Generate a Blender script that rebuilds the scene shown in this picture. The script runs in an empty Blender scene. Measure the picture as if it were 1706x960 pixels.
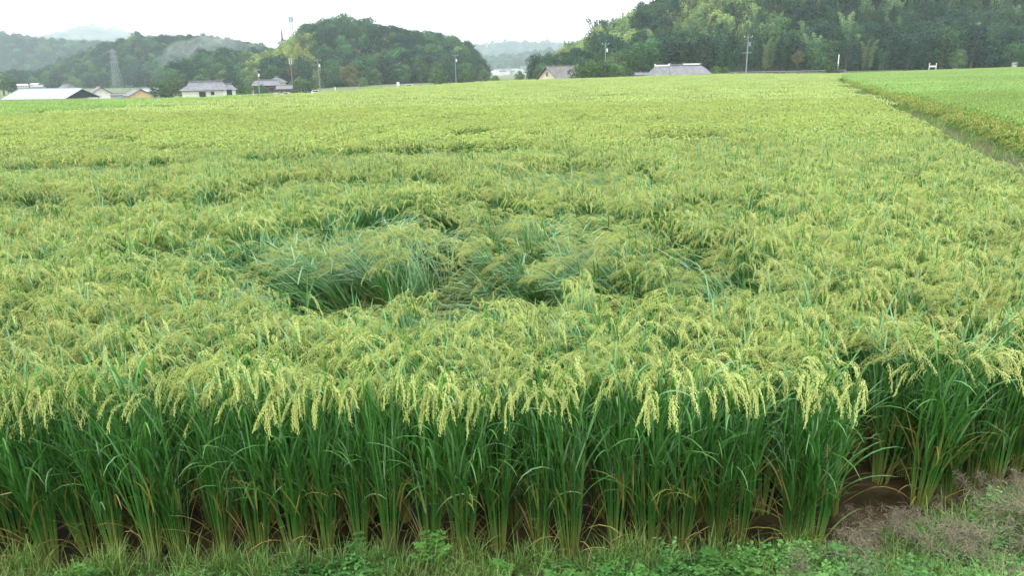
import bpy, math, random
import numpy as np
from math import radians as R, sin, cos, pi
from mathutils import Vector, Matrix

random.seed(7)
S = bpy.context.scene
COL = S.collection

# ------------------------------------------------------------------ camera
W0, H0, FPX = 1706.0, 960.0, 1250.0
CAMZ, PITCH, ROLL = 2.4, R(16.15), R(1.1)
F = np.array([0, cos(PITCH), -sin(PITCH)])
R0 = np.array([1.0, 0, 0]); U0 = np.array([0, sin(PITCH), cos(PITCH)])
RT = R0 * cos(ROLL) - U0 * sin(ROLL)
UP = U0 * cos(ROLL) + R0 * sin(ROLL)
cd = bpy.data.cameras.new('camera'); cam = bpy.data.objects.new('camera', cd); COL.objects.link(cam)
M = Matrix(((RT[0], UP[0], -F[0], 0), (RT[1], UP[1], -F[1], 0), (RT[2], UP[2], -F[2], CAMZ), (0, 0, 0, 1)))
cam.matrix_world = M
cd.sensor_width = 36; cd.lens = 36 * FPX / W0; cd.clip_start = 0.05; cd.clip_end = 9000
S.camera = cam

# ------------------------------------------------------------------ world: overcast daylight
SUN_EL, SUN_AZ = R(58), R(215)          # azimuth clockwise from +Y: behind the camera, to the left
w = bpy.data.worlds.new('World'); S.world = w; w.use_nodes = True
nt = w.node_tree; nt.nodes.clear()
def N(nt, t, **k):
    n = nt.nodes.new(t)
    for a, b in k.items():
        if a.startswith('i_'): n.inputs[a[2:].replace('_', ' ')].default_value = b
        else: setattr(n, a, b)
    return n
out = N(nt, 'ShaderNodeOutputWorld'); bg = N(nt, 'ShaderNodeBackground')
sky = N(nt, 'ShaderNodeTexSky'); sky.sky_type = 'NISHITA'; sky.sun_disc = False
sky.sun_elevation = SUN_EL; sky.sun_rotation = SUN_AZ; sky.air_density = 1.0; sky.dust_density = 3.0
mixw = N(nt, 'ShaderNodeMix', data_type='RGBA'); mixw.inputs[0].default_value = 0.86
tc = N(nt, 'ShaderNodeTexCoord'); nz = N(nt, 'ShaderNodeTexNoise'); nz.inputs['Scale'].default_value = 2.2; nz.inputs['Detail'].default_value = 4
mp = N(nt, 'ShaderNodeMapping'); mp.inputs['Scale'].default_value = (1, 1, 3)
crw = N(nt, 'ShaderNodeValToRGB')
crw.color_ramp.elements[0].position = 0.3; crw.color_ramp.elements[0].color = (10.4, 11.2, 11.5, 1)
crw.color_ramp.elements[1].position = 0.7; crw.color_ramp.elements[1].color = (13.0, 13.1, 13.1, 1)
nt.links.new(tc.outputs['Generated'], mp.inputs[0]); nt.links.new(mp.outputs[0], nz.inputs['Vector'])
nt.links.new(nz.outputs['Fac'], crw.inputs[0])
nt.links.new(sky.outputs[0], mixw.inputs[6]); nt.links.new(crw.outputs[0], mixw.inputs[7])
nt.links.new(mixw.outputs[2], bg.inputs[0]); bg.inputs[1].default_value = 0.15
nt.links.new(bg.outputs[0], out.inputs[0])
sl = bpy.data.lights.new('sun', 'SUN'); sl.energy = 1.2; sl.angle = R(35); sl.color = (1, 0.97, 0.92)
so = bpy.data.objects.new('sun', sl); COL.objects.link(so)
sd = Vector((sin(SUN_AZ) * cos(SUN_EL), cos(SUN_AZ) * cos(SUN_EL), sin(SUN_EL)))
so.rotation_euler = sd.to_track_quat('Z', 'Y').to_euler()
vs = S.view_settings; S.display_settings.display_device = 'sRGB'
vs.view_transform = 'Standard'; vs.look = 'None'; vs.gamma = 1; vs.exposure = 0.64; vs.use_curve_mapping = False
cy = S.cycles
cy.max_bounces = 6; cy.diffuse_bounces = 4; cy.glossy_bounces = 2; cy.transmission_bounces = 4; cy.volume_bounces = 4
cy.transparent_max_bounces = 6; cy.caustics_reflective = False; cy.caustics_refractive = False
cy.use_denoising = True; cy.use_adaptive_sampling = True; cy.adaptive_threshold = 0.02
try: cy.denoiser = 'OPENIMAGEDENOISE'
except Exception: pass

# ------------------------------------------------------------------ pixel -> place
def yh(px): return 118 + (853 - px) * math.tan(ROLL)
def ray(px, py):
    return F + RT * ((px - 853) / FPX) + UP * ((480 - py) / FPX)
def at(px, py, Y):
    d = ray(px, py); k = Y / d[1]
    return np.array([d[0] * k, Y, CAMZ + d[2] * k])
def atz(px, py, z):
    d = ray(px, py); k = (z - CAMZ) / d[2]
    return np.array([d[0] * k, d[1] * k, z])
def X(px, Y): return at(px, yh(px), Y)[0]

# ------------------------------------------------------------------ naming
def tag(o, label=None, cat=None, group=None, kind=None):
    if label: o['label'] = label
    if cat: o['category'] = cat
    if group: o['group'] = group
    if kind: o['kind'] = kind
    return o
def empty(name, loc, rz=0.0):
    o = bpy.data.objects.new(name, None); COL.objects.link(o); o.location = loc; o.rotation_euler = (0, 0, rz)
    o.empty_display_size = 0.2
    return o
def link(name, me, parent=None, loc=None):
    o = bpy.data.objects.new(name, me); COL.objects.link(o)
    if parent: o.parent = parent
    if loc is not None: o.location = loc
    return o
def copy_tree(o, parent=None):
    c = o.copy(); COL.objects.link(c); c.parent = parent
    for ch in o.children: copy_tree(ch, c)
    return c

# ------------------------------------------------------------------ geometry store
class G:
    def __init__(s): s.v = []; s.q = []; s.c = []; s.m = []; s.n = 0
    def add(s, V, Fc, C, mat=0):
        V = np.asarray(V, float).reshape(-1, 3)
        C = np.asarray(C, float)
        if C.ndim == 1: C = np.tile(C, (len(V), 1))
        s.v.append(V); s.c.append(C); o = s.n; s.n += len(V)
        Fc = (np.asarray(Fc) + o).tolist() if not isinstance(Fc, list) else [[i + o for i in f] for f in Fc]
        s.q += Fc; s.m += [mat] * len(Fc)
    def merge(s, g, T=None, dz=None):
        o = s.n
        for V, C in zip(g.v, g.c):
            if T is not None: V = V @ T[0].T + T[1]
            s.v.append(V); s.c.append(C); s.n += len(V)
        s.q += [[i + o for i in f] for f in g.q]; s.m += g.m
    def mesh(s, name, mats, smooth=False):
        me = bpy.data.meshes.new(name)
        if s.n:
            V = np.vstack(s.v)
            me.from_pydata(V.tolist(), [], s.q)
            ca = me.color_attributes.new('Col', 'FLOAT_COLOR', 'POINT')
            C = np.ones((len(V), 4)); C[:, :3] = np.vstack(s.c)
            ca.data.foreach_set('color', C.ravel())
            me.polygons.foreach_set('material_index', s.m)
            if smooth: me.polygons.foreach_set('use_smooth', [True] * len(me.polygons))
        for m in mats: me.materials.append(m)
        me.update()
        return me

def ribbon(g, P, Wd, side, C, fold=0.0, mat=0):
    P = np.asarray(P); n = len(P); Wd = np.asarray(Wd)[:, None]
    side = np.broadcast_to(side, P.shape)
    if fold:
        d = np.gradient(P, axis=0); nrm = np.cross(side, d); nrm /= (np.linalg.norm(nrm, axis=1, keepdims=True) + 1e-9)
        V = np.stack([P - side * Wd, P - nrm * Wd * fold, P + side * Wd], 1).reshape(-1, 3)
        i = np.arange(n - 1) * 3
        Q = np.concatenate([np.stack([i, i + 1, i + 4, i + 3], 1), np.stack([i + 1, i + 2, i + 5, i + 4], 1)])
        g.add(V, Q, np.repeat(C, 3, 0), mat)
    else:
        V = np.stack([P - side * Wd, P + side * Wd], 1).reshape(-1, 3)
        i = np.arange(n - 1) * 2
        g.add(V, np.stack([i, i + 1, i + 3, i + 2], 1), np.repeat(C, 2, 0), mat)
def tube(g, P, Rd, C, k=3, mat=0):
    P = np.asarray(P, float); n = len(P)
    d = np.gradient(P, axis=0); d /= (np.linalg.norm(d, axis=1, keepdims=True) + 1e-9)
    ref = np.where(np.abs(d[:, :1]) > 0.9, np.array([[0, 1.0, 0]]), np.array([[1.0, 0, 0]]))
    a = np.cross(d, ref); a /= np.linalg.norm(a, axis=1, keepdims=True); b = np.cross(d, a)
    t = np.arange(k) * 2 * pi / k
    V = P[:, None] + (a[:, None] * np.cos(t)[None, :, None] + b[:, None] * np.sin(t)[None, :, None]) * np.asarray(Rd)[:, None, None]
    Q = []
    for j in range(k):
        i = np.arange(n - 1) * k; j2 = (j + 1) % k
        Q.append(np.stack([i + j, i + j2, i + j2 + k, i + j + k], 1))
    C = np.asarray(C, float)
    if C.ndim == 1: C = np.tile(C, (n, 1))
    g.add(V.reshape(-1, 3), np.concatenate(Q), np.repeat(C, k, 0), mat)
def spindles(g, P, D, L, Wd, C, mat=0):
    P = np.asarray(P); D = np.asarray(D); n = len(P)
    ref = np.where(np.abs(D[:, 2:3]) > 0.9, np.array([[1.0, 0, 0]]), np.array([[0, 0, 1.0]]))
    a = np.cross(D, ref); a /= (np.linalg.norm(a, axis=1, keepdims=True) + 1e-9); b = np.cross(D, a)
    L = np.broadcast_to(L, (n,))[:, None]; Wd = np.broadcast_to(Wd, (n,))[:, None]
    rows = [P]
    for j in range(3):
        t = j * 2 * pi / 3
        rows.append(P + D * L * 0.45 + (a * cos(t) + b * sin(t)) * Wd)
    rows.append(P + D * L)
    V = np.stack(rows, 1).reshape(-1, 3)
    base = (np.arange(n) * 5)[:, None, None]
    tri = np.array([[0, 2, 1], [0, 3, 2], [0, 1, 3], [1, 2, 4], [2, 3, 4], [3, 1, 4]])[None]
    g.add(V, (base + tri).reshape(-1, 3), np.repeat(C, 5, 0), mat)

# ------------------------------------------------------------------ materials
def mat(name, col=(.5, .5, .5), rough=.7, vcol=False, trans=0.0, tcol=None, rnd=0.0, wnoise=None, noise=None, bump=0.0, spec=.5, metal=0, hue=0.0):
    m = bpy.data.materials.new(name); m.use_nodes = True; nt = m.node_tree; nt.nodes.clear()
    o = N(nt, 'ShaderNodeOutputMaterial'); p = N(nt, 'ShaderNodeBsdfPrincipled')
    p.inputs['Roughness'].default_value = rough; p.inputs['Specular IOR Level'].default_value = spec; p.inputs['Metallic'].default_value = metal
    L = nt.links.new
    if vcol:
        a = N(nt, 'ShaderNodeAttribute', attribute_name='Col'); c = a.outputs['Color']
    else:
        a = N(nt, 'ShaderNodeRGB'); a.outputs[0].default_value = (*col, 1); c = a.outputs[0]
    if noise:      # (scale, colour2, lo, hi)
        tcn = N(nt, 'ShaderNodeTexCoord'); z = N(nt, 'ShaderNodeTexNoise'); z.inputs['Scale'].default_value = noise[0]; z.inputs['Detail'].default_value = 6
        L(tcn.outputs['Object'], z.inputs['Vector'])
        r = N(nt, 'ShaderNodeMapRange'); r.inputs[1].default_value = noise[2]; r.inputs[2].default_value = noise[3]
        L(z.outputs['Fac'], r.inputs[0])
        mx = N(nt, 'ShaderNodeMix', data_type='RGBA'); L(r.outputs[0], mx.inputs[0]); L(c, mx.inputs[6]); mx.inputs[7].default_value = (*noise[1], 1); c = mx.outputs[2]
    if rnd or wnoise or hue:
        hsv = N(nt, 'ShaderNodeHueSaturation'); L(c, hsv.inputs['Color']); c = hsv.outputs[0]
        val = None
        oi = N(nt, 'ShaderNodeObjectInfo')
        if rnd:
            r = N(nt, 'ShaderNodeMapRange'); r.inputs[3].default_value = 1 - rnd; r.inputs[4].default_value = 1 + rnd
            L(oi.outputs['Random'], r.inputs[0]); val = r.outputs[0]
        if wnoise:  # (scale, amp, hueamp)
            ge = N(nt, 'ShaderNodeNewGeometry'); z = N(nt, 'ShaderNodeTexNoise'); z.inputs['Scale'].default_value = wnoise[0]; z.inputs['Detail'].default_value = 3
            L(ge.outputs['Position'], z.inputs['Vector'])
            r2 = N(nt, 'ShaderNodeMapRange'); r2.inputs[1].default_value = .3; r2.inputs[2].default_value = .7
            r2.inputs[3].default_value = 1 - wnoise[1]; r2.inputs[4].default_value = 1 + wnoise[1]; L(z.outputs['Fac'], r2.inputs[0])
            if val is not None:
                mm = N(nt, 'ShaderNodeMath', operation='MULTIPLY'); L(val, mm.inputs[0]); L(r2.outputs[0], mm.inputs[1]); val = mm.outputs[0]
            else: val = r2.outputs[0]
            r3 = N(nt, 'ShaderNodeMapRange'); r3.inputs[1].default_value = .3; r3.inputs[2].default_value = .7
            r3.inputs[3].default_value = .5 - wnoise[2]; r3.inputs[4].default_value = .5 + wnoise[2]; L(z.outputs['Color'], r3.inputs[0]); L(r3.outputs[0], hsv.inputs['Hue'])
        elif hue:
            r3 = N(nt, 'ShaderNodeMapRange'); r3.inputs[3].default_value = .5 - hue; r3.inputs[4].default_value = .5 + hue
            fr = N(nt, 'ShaderNodeMath', operation='FRACT'); ml = N(nt, 'ShaderNodeMath', operation='MULTIPLY'); ml.inputs[1].default_value = 37.3
            L(oi.outputs['Random'], ml.inputs[0]); L(ml.outputs[0], fr.inputs[0]); L(fr.outputs[0], r3.inputs[0]); L(r3.outputs[0], hsv.inputs['Hue'])
        if val is not None: L(val, hsv.inputs['Value'])
    L(c, p.inputs['Base Color'])
    if bump:
        tcn = N(nt, 'ShaderNodeTexCoord'); z = N(nt, 'ShaderNodeTexNoise'); z.inputs['Scale'].default_value = bump[0]; z.inputs['Detail'].default_value = 5
        b = N(nt, 'ShaderNodeBump'); b.inputs['Strength'].default_value = bump[1]; b.inputs['Distance'].default_value = bump[2]
        L(tcn.outputs['Object'], z.inputs['Vector']); L(z.outputs['Fac'], b.inputs['Height']); L(b.outputs[0], p.inputs['Normal'])
    if trans:
        t = N(nt, 'ShaderNodeBsdfTranslucent'); ms = N(nt, 'ShaderNodeMixShader'); ms.inputs[0].default_value = trans
        tm = N(nt, 'ShaderNodeMix', data_type='RGBA', blend_type='MULTIPLY'); tm.inputs[0].default_value = 1; tm.inputs[7].default_value = (*(tcol or (1.2, 1.25, .6)), 1)
        L(c, tm.inputs[6]); L(tm.outputs[2], t.inputs[0]); L(p.outputs[0], ms.inputs[1]); L(t.outputs[0], ms.inputs[2]); L(ms.outputs[0], o.inputs[0])
    else: L(p.outputs[0], o.inputs[0])
    return m

M_LEAF = mat('rice_leaf', rough=.34, vcol=True, trans=.28, rnd=.14, wnoise=(.35, .10, .008), spec=.6)
M_PAN = mat('rice_grain', rough=.55, vcol=True, trans=.2, tcol=(1.1, 1.1, .6), rnd=.10, wnoise=(.35, .08, .010), spec=.35)
M_GLEAF = mat('young_rice_leaf', rough=.5, vcol=True, trans=.3, rnd=.08, wnoise=(.05, .12, .008), spec=.4)
M_WEED = mat('weed_leaf', rough=.5, vcol=True, trans=.3, rnd=.25, wnoise=(1.5, .15, .02), spec=.4)
M_WISP = mat('wispy_grass', rough=.8, vcol=True, trans=.3, tcol=(1, 1, 1), rnd=.15, spec=.2)
M_TREE = mat('tree_foliage', rough=.6, vcol=True, trans=.22, rnd=.40, hue=.022, spec=.3)
M_BARK = mat('bark', (.09, .07, .05), .9, noise=(6, (.16, .14, .11), .4, .6))
M_MUD = mat('wet_mud', (.022, .017, .009), .28, noise=(3.5, (.06, .042, .022), .42, .62), bump=(9, .5, .02), spec=.5)
M_SOIL = mat('bank_soil', (.045, .075, .022), .95, noise=(2.5, (.085, .065, .04), .45, .6), bump=(30, .5, .02))
M_GROUND = mat('ground_green', (.075, .12, .03), .95, noise=(.05, (.11, .13, .05), .4, .6))
M_HILL = mat('hill_soil', (.025, .04, .018), .95, noise=(.05, (.04, .05, .02), .4, .6))
M_ROAD = mat('asphalt', (.17, .17, .165), .85, noise=(1.5, (.22, .22, .21), .4, .6))

# ------------------------------------------------------------------ scatter by geometry nodes (stuff only)
def make_scatter(name, P, Rt, Sc, Ix, protos):
    cl = bpy.data.collections.new(name + '_kinds')
    for i, me in enumerate(protos):
        o = bpy.data.objects.new('%s_kind_%03d' % (name, i), me); cl.objects.link(o)
    me = bpy.data.meshes.new(name); n = len(P)
    me.vertices.add(n); me.vertices.foreach_set('co', np.asarray(P, float).ravel())
    a = me.attributes.new('rot', 'FLOAT_VECTOR', 'POINT'); a.data.foreach_set('vector', np.asarray(Rt, float).ravel())
    a = me.attributes.new('scl', 'FLOAT_VECTOR', 'POINT'); a.data.foreach_set('vector', np.asarray(Sc, float).ravel())
    a = me.attributes.new('idx', 'INT', 'POINT'); a.data.foreach_set('value', np.asarray(Ix, np.int32))
    o = bpy.data.objects.new(name, me); COL.objects.link(o)
    ng = bpy.data.node_groups.new(name + '_scatter', 'GeometryNodeTree')
    ng.interface.new_socket('Geometry', in_out='INPUT', socket_type='NodeSocketGeometry')
    ng.interface.new_socket('Geometry', in_out='OUTPUT', socket_type='NodeSocketGeometry')
    gi = ng.nodes.new('NodeGroupInput'); go = ng.nodes.new('NodeGroupOutput')
    ip = ng.nodes.new('GeometryNodeInstanceOnPoints'); ci = ng.nodes.new('GeometryNodeCollectionInfo')
    ci.inputs['Collection'].default_value = cl; ci.inputs['Separate Children'].default_value = True; ci.inputs['Reset Children'].default_value = True
    def na(nm, t):
        x = ng.nodes.new('GeometryNodeInputNamedAttribute'); x.data_type = t; x.inputs['Name'].default_value = nm
        return [s for s in x.outputs if s.enabled and s.name == 'Attribute'][0]
    e = ng.nodes.new('FunctionNodeEulerToRotation')
    L = ng.links.new
    L(gi.outputs[0], ip.inputs['Points']); L(ci.outputs[0], ip.inputs['Instance']); ip.inputs['Pick Instance'].default_value = True
    L(na('idx', 'INT'), ip.inputs['Instance Index']); L(na('rot', 'FLOAT_VECTOR'), e.inputs[0]); L(e.outputs[0], ip.inputs['Rotation'])
    L(na('scl', 'FLOAT_VECTOR'), ip.inputs['Scale']); L(ip.outputs[0], go.inputs[0])
    md = o.modifiers.new('scatter', 'NODES'); md.node_group = ng
    return o

# ------------------------------------------------------------------ field outline (ground plan)
LEV = np.array([0.350, 0.937]); LEVN = np.array([0.937, -0.350])
RF0 = np.array([11.2, 16.4])                    # a point on the neighbouring field's edge
MF0 = RF0 - LEVN * 1.85                        # the same on this field's edge
def onl(p0, y): return p0 + LEV * ((y - p0[1]) / LEV[1])
def cxy(px, py, z=.95): return atz(px, py, z)[:2]
C1 = onl(MF0, 5.3); C2 = onl(MF0, 80)
E1 = tuple(atz(1452, 893, 0)[:2]); E2 = tuple(atz(1540, 868, 0)[:2]); E3 = tuple(atz(1706, 826, 0)[:2])
C1 = onl(MF0, 4.45)
MAIN = [(-14, 3.22), (1.72, 3.24), E1, E2, E3, tuple(C1), tuple(C2),
        tuple(cxy(1400, 121.5)), tuple(cxy(1200, 122)), tuple(cxy(820, 134)), tuple(cxy(600, 147)), tuple(cxy(450, 158)), tuple(cxy(250, 172)), tuple(cxy(0, 188)), (-60, 28), (-40, 10)]
D2 = onl(RF0, 80)
RIGHT = [tuple(onl(RF0, 5)), tuple(D2), tuple(cxy(1400, 121)), tuple(cxy(1560, 115.5)), tuple(cxy(1706, 110.8)), (200, 215), (150, 90), (60, 5)]
LEFT = [tuple(cxy(0, 189)), tuple(cxy(250, 173)), tuple(cxy(450, 159)), tuple(cxy(505, 152.5)), tuple(cxy(420, 156)), tuple(cxy(350, 160)), tuple(cxy(200, 163)), tuple(cxy(0, 166)), (-90, 62), (-62, 29)]
def inside(x, y, poly):
    x = np.asarray(x); y = np.asarray(y); c = np.zeros(x.shape, bool); n = len(poly)
    for i in range(n):
        x1, y1 = poly[i]; x2, y2 = poly[(i + 1) % n]
        if y1 == y2: continue
        c ^= ((y1 > y) != (y2 > y)) & (x < (x2 - x1) * (y - y1) / (y2 - y1) + x1)
    return c
def edge_dist(x, y, poly):
    d = np.full(np.shape(x), 1e9); n = len(poly)
    for i in range(n):
        a = np.array(poly[i]); b = np.array(poly[(i + 1) % n]); ab = b - a
        t = np.clip(((x - a[0]) * ab[0] + (y - a[1]) * ab[1]) / (ab @ ab), 0, 1)
        d = np.minimum(d, np.hypot(x - a[0] - t * ab[0], y - a[1] - t * ab[1]))
    return d

# ------------------------------------------------------------------ terrain
def sm(a, b, x): t = np.clip((x - a) / (b - a), 0, 1); return t * t * (3 - 2 * t)
def vnoise(x, y, sc, seed=0):
    x = np.asarray(x) / sc; y = np.asarray(y) / sc; xi = np.floor(x).astype(int); yi = np.floor(y).astype(int)
    fx = x - xi; fy = y - yi; fx = fx * fx * (3 - 2 * fx); fy = fy * fy * (3 - 2 * fy)
    def h(a, b):
        v = np.sin(a * 127.1 + b * 311.7 + seed * 74.7) * 43758.5453
        return v - np.floor(v)
    return (h(xi, yi) * (1 - fx) + h(xi + 1, yi) * fx) * (1 - fy) + (h(xi, yi + 1) * (1 - fx) + h(xi + 1, yi + 1) * fx) * fy
def far_level(x, y):
    b = x / np.maximum(y, 1)
    return -3.6 + 1.8 * sm(-.32, -.1, b) + 2.3 * sm(.05, .30, b)
def far_start(b):
    return np.interp(b, [-.75, -.68, -.40, -.28, -.19, -.03, .05, .27, .44, .68, .9], [62, 60, 58, 64, 76, 112, 140, 168, 172, 215, 215])
def ground_z(x, y):
    b = x / np.maximum(y, 1); s = far_start(b)
    t = sm(s + 4, s + 22, y)
    return -0.12 * (1 - t) + far_level(x, y) * t
def polar(name, b0, b1, nb, ds, zf, m, kind='structure'):
    bs = np.linspace(b0, b1, nb); Bm, D = np.meshgrid(bs, ds)
    x = Bm * D; y = D; z = zf(x, y)
    V = np.stack([x, y, z], -1).reshape(-1, 3); nr, nc = x.shape
    i = (np.arange(nr - 1)[:, None] * nc + np.arange(nc - 1)[None]).ravel()
    g = G(); g.add(V, np.stack([i, i + 1, i + nc + 1, i + nc], 1), (1, 1, 1))
    o = link(name, g.mesh(name, [m], True)); o['kind'] = kind
    return o
ds = np.concatenate([np.linspace(0.5, 50, 12), np.linspace(54, 260, 90), np.geomspace(270, 3400, 30)])
polar('ground', -1.6, 1.6, 161, ds, ground_z, M_GROUND)
# ground behind the camera: the road bank the photographer stands on
gb = G(); gb.add([(-60, -40, .78), (60, -40, .78), (60, .9, .78), (-60, .9, .78)], [[0, 1, 2, 3]], (1, 1, 1))
o = link('road', gb.mesh('road', [M_ROAD])); o['kind'] = 'structure'

# hills
def hill_right(x, y):
    b = x / y
    cr = np.interp(b, [.0, .035, .07, .12, .2, .3, .7, 1.0], [-3, 1, 6, 10, 18, 30, 52, 56])
    st = np.interp(b, [.0, .1, .3, .7, 1], [226, 214, 205, 222, 240])
    return far_level(x, y) - .6 + (cr + 4 * (vnoise(x, y, 30, 3) - .5)) * sm(st, st + 95, y)
def hill_mid(x, y):
    px = 853 + FPX * x / y
    cr = np.interp(px, [300, 335, 350, 370, 430, 480, 540, 600, 650, 700, 750, 790, 806, 815, 830], [-3, 2, 4, 7, 8, 11, 22, 23, 19.5, 15, 12, 8.5, 4.5, 0, -4])
    return far_level(x, y) - .8 + (cr + 3 * (vnoise(x, y, 28, 5) - .5)) * sm(325, 405, y) * (1 - .6 * sm(440, 560, y))
def hill_left(x, y):
    px = 853 + FPX * x / y
    cr = np.interp(px, [60, 100, 130, 170, 215, 270, 330, 390, 450, 520], [0, 0, 6, 15, 22, 29, 29, 28, 20, 8])
    return -5 + (cr + 5 * (vnoise(x, y, 45, 8) - .5)) * sm(520, 640, y) * (1 - .5 * sm(680, 800, y))
def ridge_left(x, y):
    px = 853 + FPX * x / y
    cr = np.interp(px, [-700, -200, 0, 60, 130, 200, 300, 420, 560], [62, 78, 70, 55, 44, 41, 38, 32, 18])
    return -5 + (cr + 8 * (vnoise(x, y, 70, 9) - .5)) * sm(930, 1110, y) * (1 - .4 * sm(1160, 1300, y))
def peak_left(x, y):
    px = 853 + FPX * x / y
    cr = np.interp(px, [-300, 40, 90, 140, 190, 240, 290, 360, 480], [30, 50, 70, 84, 100, 94, 72, 52, 40])
    return -5 + (cr + 10 * (vnoise(x, y, 110, 2) - .5)) * sm(1500, 1780, y)
def ridge_valley(x, y):
    px = 853 + FPX * x / y
    cr = np.interp(px, [600, 760, 800, 850, 890, 920, 1000, 1300], [16, 18, 17, 20, 25, 28, 26, 22])
    return -6 + (cr + 8 * (vnoise(x, y, 80, 12) - .5)) * sm(1400, 1600, y)
def ridge_far(x, y):
    px = 853 + FPX * x / y
    cr = np.interp(px, [500, 760, 800, 860, 900, 930, 1100, 1300], [66, 68, 70, 75, 72, 70, 66, 60])
    return -6 + (cr + 10 * (vnoise(x, y, 150, 13) - .5)) * sm(2300, 2600, y)
def town_rise(x, y): return -8.5 + 7.5 * sm(740, 1200, y)
def village_rise(x, y):
    px = 853 + FPX * x / y
    return -5 + (2.5 + 5.5 * sm(490, 650, y)) * sm(130, 80, px) * sm(470, 500, y)
def B(px): return (px - 853) / FPX
HILLS = [('town_slope', B(700), B(1000), np.linspace(700, 1300, 14), town_rise), ('village_slope', B(-300), B(140), np.linspace(465, 700, 14), village_rise),
         ('hill_right', B(840), 1.0, np.linspace(200, 420, 56), hill_right), ('hill_middle', B(280), B(850), np.linspace(315, 560, 50), hill_mid),
         ('hill_left', B(40), B(560), np.linspace(510, 800, 40), hill_left), ('hills_far_left', -1.3, B(600), np.linspace(920, 1300, 36), ridge_left),
         ('mountain_left', -1.1, B(520), np.linspace(1490, 2000, 30), peak_left), ('hills_valley', B(560), B(1350), np.linspace(1390, 1700, 30), ridge_valley),
         ('hills_far', B(450), B(1350), np.linspace(2280, 2800, 26), ridge_far)]
for nme, b0, b1, dd, f in HILLS: polar(nme, b0, b1, 90, dd, f, M_HILL)

# near ground: mud in the paddy, the grassy bank in front, the levee
def near_z(x, y):
    ins = inside(x, y, MAIN); d = edge_dist(x, y, MAIN)
    zo = np.minimum(.06 + .14 * sm(.6, 1.8, x), d * .6) + np.maximum(0, np.minimum(.62, (2.85 - y) * .5)) * (y < 3.4)
    zo = zo + .05 * (vnoise(x, y, .35, 1) - .5) + .03 * (vnoise(x, y, .12, 2) - .5)
    # beyond the levee crest fall back to the neighbouring field
    sr = (x - RF0[0]) * LEVN[0] + (y - RF0[1]) * LEVN[1]
    zo = zo * (1 - sm(-.35, .1, sr)) + .02 * sm(-.35, .1, sr)
    return np.where(ins, -.05 - .1 * sm(.5, 1.5, d), zo)
gx, gy = np.meshgrid(np.arange(-14, 17, .1), np.arange(.9, 17, .1)); gz = near_z(gx, gy)
nc = gx.shape[1]; i = (np.arange(gx.shape[0] - 1)[:, None] * nc + np.arange(nc - 1)[None]).ravel()
g = G(); g.add(np.stack([gx, gy, gz], -1).reshape(-1, 3), np.stack([i, i + 1, i + nc + 1, i + nc], 1), (1, 1, 1))
o = link('grassy_bank_ground', g.mesh('bank', [M_SOIL], True)); o['kind'] = 'structure'
g = G(); pts = [(-13.9, 3.0), (6, 3.0), tuple(onl(MF0, 9) + LEVN * .1), tuple(onl(MF0, 16)), (-13.9, 16)]
g.add([(a, b, 0.0) for a, b in pts], [[0, 1, 2, 3, 4]], (1, 1, 1))
o = link('paddy_water', g.mesh('paddy_water', [M_MUD])); o['kind'] = 'structure'
g = G(); ts = np.linspace(14, 82, 60); prof = [(-.15, -.1), (.15, .18), (.9, .24), (1.6, .18), (1.9, -.1)]
V = []
for y in ts:
    p = onl(MF0, y)
    for a, z in prof: q = p + LEVN * a; V.append((q[0], q[1], z + .04 * random.random()))
i = (np.arange(len(ts) - 1)[:, None] * 5 + np.arange(4)[None]).ravel()
g.add(V, np.stack([i, i + 1, i + 6, i + 5], 1), (1, 1, 1))
o = link('levee_path', g.mesh('levee', [M_SOIL], True)); o['kind'] = 'structure'

# ------------------------------------------------------------------ rice
rng = np.random.default_rng(11)
def dirv(th, ph): return np.array([sin(th) * cos(ph), sin(th) * sin(ph), cos(th)])
def unit(v): return v / (np.linalg.norm(v) + 1e-9)
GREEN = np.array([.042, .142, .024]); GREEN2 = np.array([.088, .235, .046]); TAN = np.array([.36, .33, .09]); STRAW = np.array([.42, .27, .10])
PALE = np.array([.51, .59, .18]); PALE2 = np.array([.36, .46, .125])
def leaf(g, p, th, ph, L, droop, wd, c, fold=.25, n=7, mat=0, kinks=True):
    s = np.linspace(0, 1, n); P = [p]
    for k in range(1, n):
        t = (k - .5) / (n - 1); a = th + droop * t ** 1.7
        P.append(P[-1] + dirv(a, ph) * L / (n - 1))
    P = np.array(P); P[:, 2] = np.maximum(P[:, 2], .02)
    wv = wd * np.minimum(1, .45 + s * 3) * (1 - s ** 2.6) + .0004
    tw = rng.uniform(-.6, .6); side = np.array([-sin(ph), cos(ph), 0]) * cos(tw) + np.array([0, 0, 1]) * sin(tw)
    C = np.outer(1 - s * .0, c) * (1 + .12 * s[:, None]); C = C + (TAN - C) * (np.clip(s - .86, 0, 1) * rng.uniform(0, 2.5))[:, None]
    ribbon(g, P, wv, side, C, fold, mat)
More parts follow.
